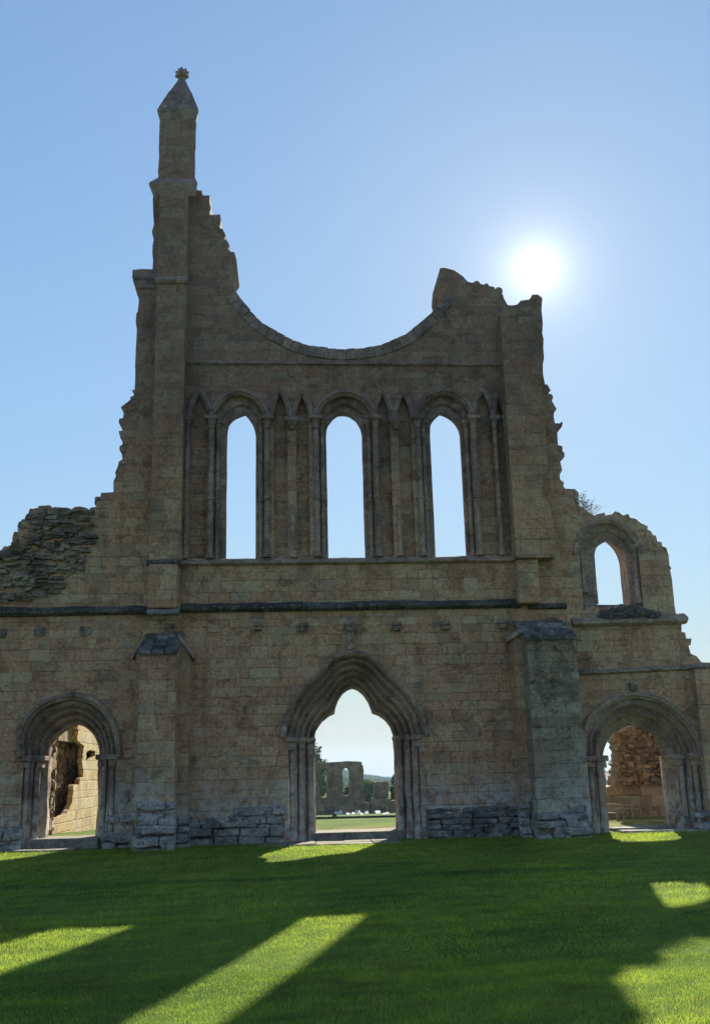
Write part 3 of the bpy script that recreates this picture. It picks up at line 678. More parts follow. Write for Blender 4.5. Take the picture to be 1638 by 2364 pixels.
# narrow slot shadow line: a shallow arris down the right pier
# lower left buttress
def lower(parent, fl, fr, yf, ztop, zfront, sl, sr, ys, zs_top, zs_out, mat, capmat):
    b = MB(); b.hexa([(fl-.05, yf-.03, -.2), (fr+.04, yf-.03, -.2), (fr+.04, -.002, -.2), (fl-.05, -.002, -.2), (fl, yf, zfront), (fr, yf, zfront), (fr, -.002, ztop), (fl, -.002, ztop)])
    parent = rough(b.build('buttress', M[mat], parent), .25, .022)
    for (a, c, out) in ((sl, fl+.02, -1), (fr-.02, sr, 1)):
        if a is None or c is None: continue
        b = MB(); zo, zi_ = (zs_out, zs_top) if out < 0 else (zs_top, zs_out)
        b.hexa([(a, ys, -.2), (c, ys, -.2), (c, -.003, -.2), (a, -.003, -.2), (a, ys, zo), (c, ys, zi_), (c, -.003, zi_+.02), (a, -.003, zo+.02)]); rough(b.build('shoulder', M['butt'], parent), .25, .02)
        w = MB(); o = .07
        if out < 0: w.hexa([(a-.08, ys-o, zo-.1), (c, ys-o, zi_+.0), (c, .02, zi_+.0), (a-.08, .02, zo-.1), (a-.09, ys-o, zo+.03), (c, ys-o, zi_+.13), (c, .02, zi_+.13), (a-.09, .02, zo+.03)])
        else: w.hexa([(a, ys-o, zo+.0), (c+.08, ys-o, zi_-.1), (c+.08, .02, zi_-.1), (a, .02, zo+.0), (a, ys-o, zo+.13), (c+.09, ys-o, zi_+.03), (c+.09, .02, zi_+.03), (a, .02, zo+.13)])
        w.build('shoulder_coping', M['dressed'], parent, bevel=.02)
    # sloped weathering of blackened slabs
    rr = random.Random(int(abs(fl)*100)); n = 4; nx = 3
    cap = MB()
    for k in range(n):
        t0, t1 = k/n, (k+1)/n
        for j in range(nx):
            xa, xb = fl-.05+(fr-fl+.1)*j/nx, fl-.05+(fr-fl+.1)*(j+1)/nx-.006
            ya, yb = yf+(0-yf)*t0-.06, yf+(0-yf)*t1-.006; za, zb = zfront+(ztop-zfront)*t0, zfront+(ztop-zfront)*t1
            d = rr.uniform(-.03, .025); th = .06
            cap.hexa([(xa, ya, za-.05), (xb, ya, za-.05), (xb, yb, zb-.03), (xa, yb, zb-.03), (xa, ya, za+th+d), (xb, ya, za+th+d), (xb, yb, zb+.05+d), (xa, yb, zb+.05+d)])
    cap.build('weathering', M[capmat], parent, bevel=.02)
    return parent
yf = -1.25; ys = -.65
ll = lower(front, X(319, 1670, yf), X(403, 1670, yf), yf, Z(372, 1462, -.1), Z(360, 1508, yf), X(309, 1670, ys), X(436, 1670, ys), ys, Z(405, 1474, ys), Z(440, 1512, ys), 'butt', 'crust')
lr = lower(front, X(1229, 1670, yf), X(1343, 1670, yf), yf, Z(1255, 1436, -.1), Z(1265, 1474, yf), X(1198, 1670, ys), None, ys, Z(1195, 1462, ys), Z(1190, 1468, ys), 'grey', 'crust')
for p, lab in ((bl, 'slim upper pier carrying the pinnacle'), (rb_, 'broken upper pier'), (ll, 'lower buttress of smooth brown blocks'), (lr, 'lower buttress of patchy grey-green blocks')): p['label'] = lab
# pilaster at the right frame edge
b = MB(); b.box(X(1619, 1700, -.3), X(1790, 1700, -.3), -.3, -.002, -.3, Z(1640, 1544, -.3)); b.build('pilaster', M['butt'], front)

# --- corbels under the string course
for i, (px, py) in enumerate([(391, 1450), (596, 1444), (700, 1446), (805, 1444), (916, 1444), (1028, 1442), (1160, 1438), (1271, 1434), (1462, 1583)]):
    p = at(px, py, -.12); b = MB(); w = .12
    b.box(p.x-w, p.x+w, -.2, .0, p.z-.01, p.z+.09, .015, rub_r); b.box(p.x-w*.8, p.x+w*.8, -.16, .0, p.z-.13, p.z-.012, .02, rub_r); b.build('corbel', M['rubble'], front, bevel=.02)
for px, py in [(94, 1457), (199, 1458), (2, 1461), (492, 1450)]:
    p = at(px, py); b = MB(); b.box(p.x-.13, p.x+.13, -.05, .0, p.z-.12, p.z+.12, .03, rub_r); b.build('putlog_stone', M['rubble'] if px < 490 else M['butt'], front, bevel=.03)
p0, p1 = at(808, 1420), at(812, 1500)
b = MB(); b.box(p0.x-.09, p0.x+.11, -.05, .0, p1.z, p0.z, .02, rub_r); b.build('hood_spur', M['dressed'], front, bevel=.02)

# --- rubble: broken core where the facing stones have gone, left of the nave
RP = [(-230, 1400), (-150, 1352), (-70, 1325), (-15, 1298), (8, 1275), (35, 1265), (40, 1245), (60, 1228), (75, 1210), (80, 1184), (120, 1176), (165, 1180), (205, 1182), (222, 1180),
      (205, 1215), (212, 1250), (190, 1285), (200, 1315), (150, 1330), (135, 1365), (95, 1376), (60, 1392), (-230, 1402)]
r1 = rubble([xz(*p) for p in RP], .08, random.Random(11), .24, .095, .34, .0, True); r2 = rubble([xz(*p) for p in RP], .02, random.Random(12), .2, .08, .3, .4, True)
k_ = len(r1.v); r1.v += r2.v; r1.f += [[i+k_ for i in q] for q in r2.f]; r1.build('rubble_core', M['rubble'], front)
RP2 = [(430, 690), (445, 460), (468, 460), (505, 505), (525, 560), (538, 600), (530, 640), (510, 655), (470, 640)]
# loose coping stones along the broken heads
hr = random.Random(21)
def stones_along(L, step=.24, sx=.3, sz=.16, prob=.85):
    hs = MB(); P = [Vector(xz(*p)) for p in L]
    for a, c in zip(P, P[1:]):
        k = max(1, int((c-a).length/step))
        for j in range(k):
            if hr.random() > prob: continue
            p = a.lerp(c, (j+.5)/k)
            for q in range(2):
                w, h_ = sx*hr.uniform(.6, 1.3)/2, sz*hr.uniform(.7, 1.4)/2; x = p.x+hr.uniform(-.04, .04); z = p.y-.07+hr.uniform(-.05, .03); y = .12+q*.75+hr.uniform(-.1, .15)
                hs.box(x-w, x+w, y, y+hr.uniform(.35, .6), z-h_, z+h_, .035, hr)
    hs.build('broken_edge', M['rubble'], front, bevel=.025)
stones_along(SIL[3:36])
stones_along(SIL2[3:20], .2, .22, .1, .85); stones_along(SIL2[62:92], .2, .24, .11, .85)

# --- plinth courses, rough and lichened
def plinth(pa, pb, y0, top, seed, mat, courses=3, jut=.3):
    rr = random.Random(seed); xa, xb = pa, pb; b = MB(); courses += 1; hz = [0]+sorted((k+rr.uniform(-.3, .3))/courses for k in range(1, courses))+[1]
    for c in range(courses):
        z0 = top*hz[c]-.03; z1 = top*hz[c+1]; o = jut*(1-c/courses)+.03; x = xa
        while x < xb:
            w = min(rr.uniform(.35, .95), xb-x); w = w if xb-x-w > .2 else xb-x
            if rr.random() < .93:
                yy = y0-o+rr.uniform(-.05, .07); zz = z1+rr.uniform(-.04, .03); hh = (z1-z0)
                b.hexa([(x+.01, yy+rr.uniform(-.03, .03), z0-.02), (x+w-.01, yy+rr.uniform(-.03, .03), z0-.02), (x+w-.01, y0+.1, z0-.02), (x+.01, y0+.1, z0-.02),
                        (x+.02, yy+rr.uniform(-.03, .03), zz-hh*.4), (x+w-.02, yy+rr.uniform(-.03, .03), zz-hh*.4+rr.uniform(-.03, .03)), (x+w-.02, y0+.1, zz), (x+.02, y0+.1, zz)])
            x += w
    return rough(b.build('plinth', M[mat], front, bevel=.025), .16, .034)
plinth(X(313, 1900, -1.3), X(407, 1900, -1.3), -1.28, Z(360, 1845, -1.3), 1, 'base', 5, .3)
plinth(X(412, 1900, -.1), X(658, 1900, -.1), 0., Z(520, 1855, -.1), 2, 'base', 4, .25)
plinth(X(408, 1900, -.7), X(440, 1900, -.7), ys, .75, 12, 'base', 3, .2)
plinth(X(985, 1900, -.2), X(1200, 1900, -.2), 0., Z(1080, 1860, -.2), 3, 'crust', 5, .38)
plinth(X(1199, 1900, -.7), X(1226, 1900, -.7), ys, .85, 13, 'base', 4, .2)
plinth(X(1232, 1900, -1.3), X(1358, 1900, -1.3), -1.28, Z(1290, 1852, -1.3), 4, 'base', 4, .3)
plinth(X(-220, 1900, -.1), X(55, 1900, -.1), 0., .55, 5, 'base', 3, .2)
plinth(X(240, 1900, -.1), X(312, 1900, -.1), 0., .8, 6, 'base', 4, .3)
plinth(X(1600, 1900, -.3), X(1780, 1900, -.3), -.3, .5, 7, 'base', 3, .2)

# ================================================================== GROUND
def gz(x, y):
    if y < -8.45: b = -.05
    elif y < -8.3: b = -.05*(1-(y+8.45)/.15)
    elif y < 1.: b = 0.
    elif y < 1.6: b = .07*(y-1.)/.6
    elif y < 6: b = .07
    elif y < 75: b = .07-.033*(y-6)
    else: b = -2.207
    n = .03*noise.noise((x*.35, y*.35, 1.)) if -60 < y < 75 and abs(y) > 1.5 else 0.
    if y > 110: b -= min(1., (y-110)/200)*2.3
    if y > 930: b -= min(60., (y-930)*.3)
    return b+n
def ground_at(px, py):
    d = ray(px, py); t = 3.
    while t < 900:
        p = CAM+d*t
        if p[2] <= gz(p[0], p[1]): break
        t += .02 if t < 60 else .1
    return Vector((p[0], p[1], gz(p[0], p[1])))
ys = [-900, -500, -300, -120, -60]+[-40+i*1.5 for i in range(14)]+[-19+i*.5 for i in range(21)]+[-8.45, -8.3]+[-8+i*.5 for i in range(13)]+[-1.5, -.5, 1, 1.6, 2]+[2.5+i*1.0 for i in range(12)]+list(range(15, 76, 3))+[90, 110, 150, 220, 320, 500, 930, 1130]
xs = [-1200, -700, -300, -120, -60, -40, -30, -24]+[-20+i*.8 for i in range(52)]+[24, 30, 40, 60, 120, 300, 700, 1200]
v = [(x, y, gz(x, y)) for y in ys for x in xs]; nx_ = len(xs)
f = [(j*nx_+i, j*nx_+i+1, (j+1)*nx_+i+1, (j+1)*nx_+i) for j in range(len(ys)-1) for i in range(nx_-1)]
me = mesh(v, f, True)
tag(link('lawn', me, M['lawn']), kind='structure')

def cards(name, P, D, W, H, tone, mat, lean=None):
    """many small leaf / blade faces as one mesh: base points P, up vectors D, side vectors W (scaled), heights H"""
    n = len(P); a = P-W; b = P+W; c = P+D*H[:, None]
    V = np.stack([a, b, c], 1).reshape(-1, 3)
    me = bpy.data.meshes.new('m'); me.vertices.add(n*3); me.vertices.foreach_set('co', V.astype(np.float32).ravel())
    me.loops.add(n*3); me.loops.foreach_set('vertex_index', np.arange(n*3, dtype=np.int32))
    me.polygons.add(n); me.polygons.foreach_set('loop_start', np.arange(0, n*3, 3, dtype=np.int32))
    me.update(calc_edges=True)
    at_ = me.attributes.new('tone', 'FLOAT', 'POINT'); at_.data.foreach_set('value', np.repeat(tone, 3).astype(np.float32))
    return me
def fast_noise(x, y, s, seed):
    r = np.random.default_rng(seed); o = 0
    for k in range(5):
        a = r.uniform(0, 6.28); w = s*r.uniform(.6, 1.8); o = o+np.sin((x*math.cos(a)+y*math.sin(a))*w+r.uniform(0, 6.28))
    return o/5
# mown grass blades on the near lawn and the terrace
PX = []; PY = []
for d0, d1, dens in ((6.3, 9.5, 6500), (9.5, 13, 3200), (13, 18, 1500), (18, 25, 900)):
    area = (d1-d0)*(d0+d1)*.5*1.4; n = int(area*dens)
    d = np.sqrt(rng.uniform(d0*d0, d1*d1, n)); PX.append(d*rng.uniform(-.62, .78, n)); PY.append(-DIST+d)
PX = np.concatenate(PX); PY = np.concatenate(PY); n = len(PX)
ok = (PY < -.15) & ~((PX > -.3) & (PX < 2.9) & (PY > -1.45)) & ~((PX < -4.2) & (PY > -.95)); PX, PY = PX[ok], PY[ok]; n = len(PX)
PZ = np.array([gz(x, y) for x, y in zip(PX, PY)])-.004
pt = np.clip(.5+fast_noise(PX, PY, .9, 4)*.45+fast_noise(PX, PY*1.6, 3.4, 8)*.45+fast_noise(PX, PY*1.5, 9., 9)*.3, 0, 1); d = PY+DIST
H = rng.uniform(.014, .034, n)*(.75+.5*pt)*(1+.02*d)*np.where(PY > -2.0, rng.uniform(.8, 1.7, n), 1.)
an = rng.uniform(0, 6.28, n); ln = rng.uniform(.1, .75, n); la = rng.uniform(0, 6.28, n)
D = np.stack([np.cos(la)*ln, np.sin(la)*ln, np.ones(n)], 1)
w = rng.uniform(.0018, .0034, n)*(d/8)**.8
Wv = np.stack([np.cos(an)*w, np.sin(an)*w, np.zeros(n)], 1)
tone = np.clip(pt*.55+rng.uniform(0, .6, n)-.05, 0, 1)
me = cards('g', np.stack([PX, PY, PZ], 1), D, Wv, H, tone, None)
tag(link('grass', me, M['blade']), 'short mown grass covering the lawn before the ruin', 'grass', kind='stuff')
# a few daisies
n = 90; dd = np.sqrt(rng.uniform(46, 300, n)); px_ = dd*rng.uniform(-.38, .5, n); py_ = -DIST+dd
b = MB()
for x, y in zip(px_, py_):
    b.lathe((x, y, gz(x, y)+.03), [(.002, 0), (.007, .003), (.006, .005)], 6)
tag(b.build('daisies', M['white']), 'tiny white daisies scattered in the mown lawn', 'flowers', kind='stuff')

# paving in front of the doors and the long stone kerb across the lawn
kr = random.Random(31)
def slabs(name, x0, x1, y0, y1, ztop, nx, ny, label):
    b = MB()
    for i in range(nx):
        for j in range(ny):
            a, c = x0+(x1-x0)*i/nx, x0+(x1-x0)*(i+1)/nx-.015; e, f_ = y0+(y1-y0)*j/ny, y0+(y1-y0)*(j+1)/ny-.015
            b.box(a, c, e, f_, -.2, ztop+kr.uniform(-.008, .008), .012, kr)
    o = b.build(name, M['slab'], None, bevel=.01); tag(o, kind='structure'); return o
g0, g1 = ground_at(650, 1941), ground_at(905, 1937)
slabs('path', g0.x-.5, g1.x+.1, -1.3, -.02, .025, 5, 2, '')
slabs('path', X(-200, 1950), X(185, 1945), -.75, -.02, .05, 5, 1, '')
kb = MB(); g2, g3 = ground_at(816, 2001), ground_at(908, 1998); x = g2.x
while x < g3.x:
    w = kr.uniform(.28, .5); kb.box(x, min(x+w, g3.x+.1)-.02, g2.y-.12+kr.uniform(-.04, .04), g2.y+.14+kr.uniform(-.03, .03), -.3, -.012, .014, kr); x += w
tag(kb.build('stone_slab', M['slab'], None, bevel=.015), 'short strip of worn flat stones set flush in the shaded lawn', 'paving')

# ================================================================== BEHIND THE FRONT
# aisle wall seen through the left doorway: face towards +x, ashlar torn away from a deep patch
XW = -7.0
def yz(px, py, Xp=XW): p = atX(px, py, Xp); return (p.y, p.z)
PATCH = [(96, 1888), (96, 1690), (120, 1665), (180, 1665), (180, 1711), (189, 1718), (194, 1721), (193, 1738), (190, 1754), (193, 1777), (193, 1793), (186, 1797), (184, 1811), (171, 1811), (168, 1836), (167, 1850), (160, 1868), (152, 1881), (137, 1887)]
P2 = [(199, 1738), (208, 1731), (222, 1736), (220, 1744), (212, 1752), (206, 1760), (198, 1757)]
PATCH = jitter(PATCH+[PATCH[0]], 5, 1.6, rj)[:-1]; P2 = jitter(P2+[P2[0]], 4, 1.3, rj)[:-1]
ph = [yz(*p) for p in PATCH]; p2 = [yz(*p) for p in P2]
ymin = min(p[0] for p in ph)
tp = 6.2
aw_out = [(1.62, -2), (1.62, tp)]+[(1.62+i*1.3, tp+rj.uniform(-.3, .3)) for i in range(1, 16)]+[(22., 4.), (22.4, 2.), (22.6, -2)]
side = thing('aisle_wall', 'sunlit sandstone aisle wall with its facing torn off, seen through the left doorway', 'wall', (XW, 2, 0))
def linkw(name, me, mat, parent):
    o = link(name, me, mat, parent); o.location = (-parent.location[0], -parent.location[1], -parent.location[2]); return o
linkw('ashlar_face', slab(aw_out, [ph, p2], XW, XW-.16, 'X'), M['warm'], side)
# recessed core behind the torn patches
c = rubble([(y, z) for y, z in [(1.7, -1), (1.7, tp-.2), (22, 3.5), (22, -1)]], 0., random.Random(41), .34, .2, .4, .0, True)
c.v = [(XW-(.12+.6*min(1, max(0, (vx-ymin-1.8)/2.5)))-vy*.8, vx, vz) for vx, vy, vz in c.v]
cm = mesh(c.v, c.f); linkw('rubble_core', cm, M['core'], side)
bk = MB(); bk.box(XW-2.2, XW-1.05, 1.7, 22, -2, tp-.4); linkw('core_backing', mesh(bk.v, bk.f), M['core'], side)
ra = yz(140, 1708); rb2 = yz(181, 1708)
bk = MB(); bk.box(XW-1.2, XW-.17, ymin, rb2[0]+.6, Z(150, 1710, ra[0]) if False else ra[1], tp-.5, .02, kr); linkw('springer_block', mesh(bk.v, bk.f), M['brown'], side)
fr = rubble([(1.65, -.3), (1.65, 2.6), (3.2, 1.6), (4.2, .6), (4.6, -.3)], 0., random.Random(43), .35, .25, .5, .1)
# stub wall seen through the right doorway, faces the viewer, in its own shade
YS = 6.
SO = 8
ST = [(1380, 1905), (1380, 1822), (1396, 1818), (1410, 1812), (1411, 1792), (1418, 1784), (1412, 1779), (1419, 1769), (1410, 1764), (1419, 1750), (1417, 1742), (1420, 1735), (1413, 1724), (1416, 1716), (1410, 1712), (1409, 1703), (1412, 1690)]
stub = thing('rubble_wall', 'shaded rubble wall over smoother blocks, seen through the right doorway', 'wall', (at(1480, 1880, YS).x, YS, 0))
sx_ = [xz(p[0]+(SO if p[1] < 1815 else 0), p[1], YS) for p in ST]; e0 = sx_[-1][0]
sx_ += [(e0+.15, 3.2)]+[(e0+.5*i, 3.55+rj.uniform(-.12, .12)) for i in range(1, 11)]+[(e0+5.6, -.5)]; sx_[0] = (sx_[0][0], -.5)
linkw('wall', slab(sx_, [], YS, YS+.75), M['brown'], stub)
zr = Z(1480, 1812, YS)
RS = [xz(p[0]+SO, p[1], YS) for p in ((1424, 1812), (1424, 1780), (1423, 1735), (1419, 1700))]+[(e0+.35, 3.1), (e0+5.4, 3.3), (e0+5.4, zr)]
r_ = rubble(RS, YS-.02, random.Random(51), .22, .12, .36, .02, True); linkw('rubble_facing', mesh(r_.v, r_.f), M['core'], stub)

# benches
def bench(label, px, py, rot, sc, group='wooden benches by the rubble wall'):
    p = ground_at(px, py); root = thing('garden_bench', label, 'bench', p, group); root.rotation_euler = (0, 0, rot); root.scale = (sc,)*3
    b = MB()
    for i in range(4): b.box(-.75, .75, -.02+i*.125, .09+i*.125, .40, .43)
    b.build('seat', M['wood'], root, bevel=.006)
    b = MB(); b.box(-.75, .75, .50, .55, .84, .92); b.box(-.75, .75, .49, .53, .50, .55)
    for i in range(13): b.box(-.70+i*.115, -.65+i*.115, .505, .53, .55, .84)
    b.build('backrest', M['wood'], root, bevel=.006)
    for sx in (-.74, .68):
        for y0, zt in ((0., .62), (.48, .9)):
            b = MB(); b.box(sx, sx+.06, y0, y0+.06, -.02, zt); b.build('leg', M['wood'], root)
        b = MB(); b.box(sx-.01, sx+.07, -.03, .5, .62, .66); b.build('armrest', M['wood'], root, bevel=.006)
bench('grey wooden bench with its back to the shaded wall, beside its right end leg', 1430, 1889, R(-60), .68)
bench('grey wooden bench nearer the doorway jamb, lower and partly hidden', 1404, 1894, R(-66), .5)
for o, l in zip([o for o in COL.objects if o.name.startswith('garden_bench')], ('taller grey wooden bench standing against the shaded rubble wall', 'lower pale wooden bench half hidden by the doorway jamb')): o['label'] = l

# low kerb across the nave lawn
p0 = ground_at(660, 1892); p1 = ground_at(960, 1886)
b = MB(); n = 24
for i in range(n):
    a = p0.lerp(p1, i/n); c = p0.lerp(p1, (i+1)/n); zt = .0
    b.hexa([(a.x, a.y, a.z-.3), (c.x-.01, c.y, c.z-.3), (c.x-.01, c.y+.4, c.z-.3), (a.x, a.y+.4, a.z-.3), (a.x, a.y+kr.uniform(-.03, .03), a.z+.1), (c.x-.01, c.y+kr.uniform(-.03, .03), c.z+.1), (c.x-.01, c.y+.4, c.z+.06), (a.x, a.y+.4, a.z+.06)])
tag(b.build('stone_kerb', M['black'], None), 'dark low ledge crossing the bright grass beyond the central doorway', 'kerb')

# distant ruin through the central doorway
YD = 64.
OUT = [(560, 1768), (640, 1766), (700, 1766), (726, 1764), (731, 1761), (736, 1761), (749, 1761), (757, 1760), (774, 1759), (786, 1758.6), (800, 1757), (815, 1757.6), (827, 1757.8), (835, 1759.3), (834.6, 1765), (837, 1767), (838.3, 1770), (837.5, 1773), (839.6, 1776), (838.5, 1794), (840, 1810), (840, 1830), (842, 1846), (844, 1856), (852, 1858), (862, 1853), (864, 1830), (864, 1812), (866, 1806), (869, 1804.6), (884, 1804), (895, 1804), (896.5, 1810), (897, 1838), (899, 1850), (906, 1860), (930, 1866), (960, 1868), (960, 1885), (560, 1885)]
L1 = [(740, 1840), (739.5, 1782), (742, 1776), (747, 1774), (752, 1776), (755, 1782), (755.5, 1838), (750, 1842)]
L2 = [(791, 1836), (790.6, 1780), (792.5, 1775), (798.5, 1772.4), (804.5, 1775), (806.8, 1780), (807, 1834), (799, 1838)]
L0 = [(686, 1840), (686, 1782), (689, 1776), (694, 1774), (699, 1776), (702, 1782), (702, 1838)]
rd = random.Random(61)
dist = thing('distant_ruin', 'roofless distant abbey wall with two tall round-headed windows, seen through the central doorway', 'ruin', (at(800, 1872, YD).x, YD, -2))
J = lambda L: [xz(a, b_, YD) for a, b_ in L]
linkw('wall', slab(J(OUT), [J(L0), J(L1), J(L2)], YD, YD+1.4), M['far'], dist)
for k, L in enumerate((L1, L2)):
    q = J(L); cxm = sum(p[0] for p in q)/len(q); czm = sum(p[1] for p in q)/len(q)
    og = [(cxm+(x-cxm)*1.75, czm+(z-czm)*1.1) for x, z in q]; a = og[1:-1]; i_ = q[1:-1]
    linkw('window_arch', loft(a, i_, [(0, YD), (0, YD-.12), (.35, YD-.15), (.7, YD-.1), (1, YD-.02), (1, YD+.2)]), M['far'], dist)
for px, w in ((731, 8), (773, 12), (823, 13), (881, 22)):
    p = at(px, 1800, YD); ww = w/2288*(YD+DIST)/2; zt = Z(px, 1842 if px < 850 else 1838, YD)
    b = MB(); b.box(p.x-ww, p.x+ww, YD-.28, YD-.004, zt, Z(px, 1788 if px < 850 else 1812, YD), .03, rd); linkw('wall_panel', mesh(b.v, b.f), M['far'], dist)
b = MB(); x = X(600, 1860, YD)
while x < X(905, 1860, YD):
    w = rd.uniform(.5, 1.4); b.box(x, x+w-.03, YD-.7, YD-.01, -3, Z(800, 1847, YD)+rd.uniform(-.25, .08), .04, rd); x += w
linkw('footing', mesh(b.v, b.f), M['far'], dist)
for px in (760, 875):
    p = at(px, 1866, YD); b = MB(); b.box(p.x-.45, p.x+.45, YD-1., YD-.705, p.z-.2, p.z+.12, .03, rd); linkw('dark_block', mesh(b.v, b.f), M['black'], dist)
# white stones lying on the grass
sp_ = [(777, 1878, 9), (786, 1877, 10), (795, 1876, 11), (803, 1879, 9), (808, 1875, 12), (815, 1878, 10), (820, 1874, 9), (826, 1876, 12), (833, 1879, 9), (838, 1874, 13), (846, 1878, 11), (851, 1874, 10), (859, 1875, 13), (866, 1874, 9), (872, 1876, 12), (880, 1874, 10), (886, 1878, 9), (893, 1877, 8)]
for i, (px, py, w) in enumerate(sp_):
    p = ground_at(px, py+3); s = w/2288*(p.y+DIST)
    q = s*rd.uniform(.62, .85); dq = q*3.2; w2 = s*.56; b = MB(); J = lambda k=.06: rd.uniform(-k, k)
    b.hexa([(-w2, -dq*.5, -.15), (w2, -dq*.5, -.15), (w2, dq*.5, -.15), (-w2, dq*.5, -.15), (-w2*.9+J(), -dq*.5+J(), .03), (w2*.85+J(), -dq*.5+J(), .04), (w2*.8+J(), dq*.45, q*.9+J()), (-w2*.75+J(), dq*.42, q+J())])
    o = b.build('fallen_stone', M['white'], None, loc=p, bevel=.03)
    tag(o, 'white block in the row of fallen stones on the grass before the distant ruin', 'stone', 'fallen white stones before the distant ruin')
for px, py, s, l in ((763, 1880, .3, 'larger dark stone on the grass left of the white fallen stones'), (772, 1890, .22, 'small dark stone by the ledge beyond the central doorway')):
    p = ground_at(px, py-2); b = MB(); b.stone((0, 0, s*.5), s*1.2, s, s*1.1, rd, .3); tag(b.build('dark_stone', M['black'], None, loc=p), l, 'stone')

# ------------------------------------------------------------------ trees, shrubs
def crown(c, rx, ry, rz, n, size, seed, tone=(0., 1.), clumps=26):
    r = np.random.default_rng(seed)
    cd = r.normal(size=(clumps, 3)); cd /= np.linalg.norm(cd, axis=1)[:, None]; cr = r.uniform(.35, .95, clumps)
    cc = cd*cr[:, None]; cs = r.uniform(.16, .36, clumps); ct = r.uniform(0, .5, clumps)
    k = r.integers(0, clumps, n); q = r.normal(size=(n, 3)); q /= np.linalg.norm(q, axis=1)[:, None]
    P = cc[k]+q*(cs[k]*r.uniform(.5, 1.05, n))[:, None]
    P = P*np.array([rx, ry, rz])+np.array(c)
    D = r.normal(size=(n, 3)); D /= np.linalg.norm(D, axis=1)[:, None]
    Wd = np.cross(D, r.normal(size=(n, 3))); Wd /= np.linalg.norm(Wd, axis=1)[:, None]
    s = size*r.uniform(.6, 1.3, n)
    return P, D, Wd*(s*.45)[:, None], s, np.clip(tone[0]+(tone[1]-tone[0])*(ct[k]+r.uniform(0, .5, n)), 0, 1)
def tree(name, label, cat, px, ptop, pbase_w, Y, n, mat, seed, group=None, squash=1., size=None, hbase=None):
    top = at(px, ptop, Y); g = gz(top.x, Y); h = top.z-g; rx = pbase_w/2288*(Y+DIST)/2
    root = thing(name, label, cat, (top.x, Y, g), group)
    rz = h*.42*squash; zc_ = h-rz
    size = size or max(.06, rx*.12)
    P = crown((0, 0, zc_), rx, rx, rz, n, size, seed)
    link('crown', cards('c', *P, None), M[mat], root)
    b = MB(); rr = random.Random(seed); b.tube((0, 0, -.2), (rr.uniform(-.1, .1), 0, zc_*.9), h*.035+.03, h*.02+.015)
    for k in range(6):
        a = rr.uniform(0, 6.28); b.tube((0, 0, zc_*rr.uniform(.5, .9)), (math.cos(a)*rx*.7, math.sin(a)*rx*.7, zc_+rz*rr.uniform(-.3, .6)), h*.012+.012, .008)
    link('trunk', mesh(b.v, b.f), M['bark'], root); return root
tree('tree', 'tall loose-leaved tree rising behind the left end of the distant ruin', 'tree', 716, 1703, 66, 96, 2600, 'leafd', 3, size=.3)
tree('tree', 'bright green tree filling the left window of the distant ruin', 'tree', 742, 1766, 44, 90, 5200, 'leaf', 5, size=.2)
tree('tree', 'bright bushy tree in the gap right of the distant ruin', 'tree', 849, 1800, 34, 88, 5000, 'leaf', 6, size=.18)
tree('shrub', 'dark shrub growing behind the low gap in the distant ruin', 'shrub', 853, 1828, 26, 70, 4000, 'leafd', 7, size=.14, squash=1.15)
tree('shrub', 'small dark shrub at the foot of the right window of the distant ruin', 'shrub', 805, 1812, 16, 70, 3000, 'leafd', 8, size=.12, squash=1.15)
tree('shrub', 'small dark shrub at the foot of the left window of the distant ruin', 'shrub', 739, 1806, 14, 70, 2400, 'leafd', 9, size=.12, squash=1.15)
tree('tree', 'dark dense tree at the right end of the distant ruin', 'tree', 911, 1795, 36, 72, 6000, 'leafd', 10, size=.17, squash=1.15)
tree('tree', 'pale green tree low on the slope seen through the right window of the distant ruin', 'tree', 800, 1817, 26, 120, 3000, 'leaf', 12, size=.25)
tree('tree', 'green tree beside the house roof seen through the right doorway', 'tree', 1396, 1776, 60, 175, 3000, 'leaf', 13, size=.4)
# house beyond the right doorway
hp = at(1410, 1812, 150.); hg = gz(hp.x, 150)
hs_ = thing('house', 'small stone house with reddish tiled roof glimpsed left of the rubble wall', 'house', (hp.x-3.2, 150, hg))
ez = at(1400, 1800, 150.).z-hg; rz_ = at(1400, 1784, 150.).z-hg
b = MB(); b.box(-4, 3.4, 0, 6, -.2, ez); b.build('wall', M['house'], hs_)
b = MB(); b.hexa([(-4.3, -.4, ez-.1), (3.7, -.4, ez-.1), (3.7, 6.4, ez-.1), (-4.3, 6.4, ez-.1), (-4.3, 2.9, rz_), (3.7, 2.9, rz_), (3.7, 3.1, rz_), (-4.3, 3.1, rz_)]); rf = b.build('roof', M['tile'], hs_)
b = MB(); b.box(2.4, 3.1, 2.6, 3.3, rz_-.5, rz_+.9); b.build('chimney', M['house'], rf)
for x in (-2.4, .8):
    b = MB(); b.box(x, x+1.1, -.05, .02, ez*.45, ez*.45+1.1); wn = b.build('window', M['house'], hs_); b = MB(); b.box(x+.1, x+1., -.08, -.051, ez*.45+.1, ez*.45+1.); b.build('pane', M['glass'], wn)
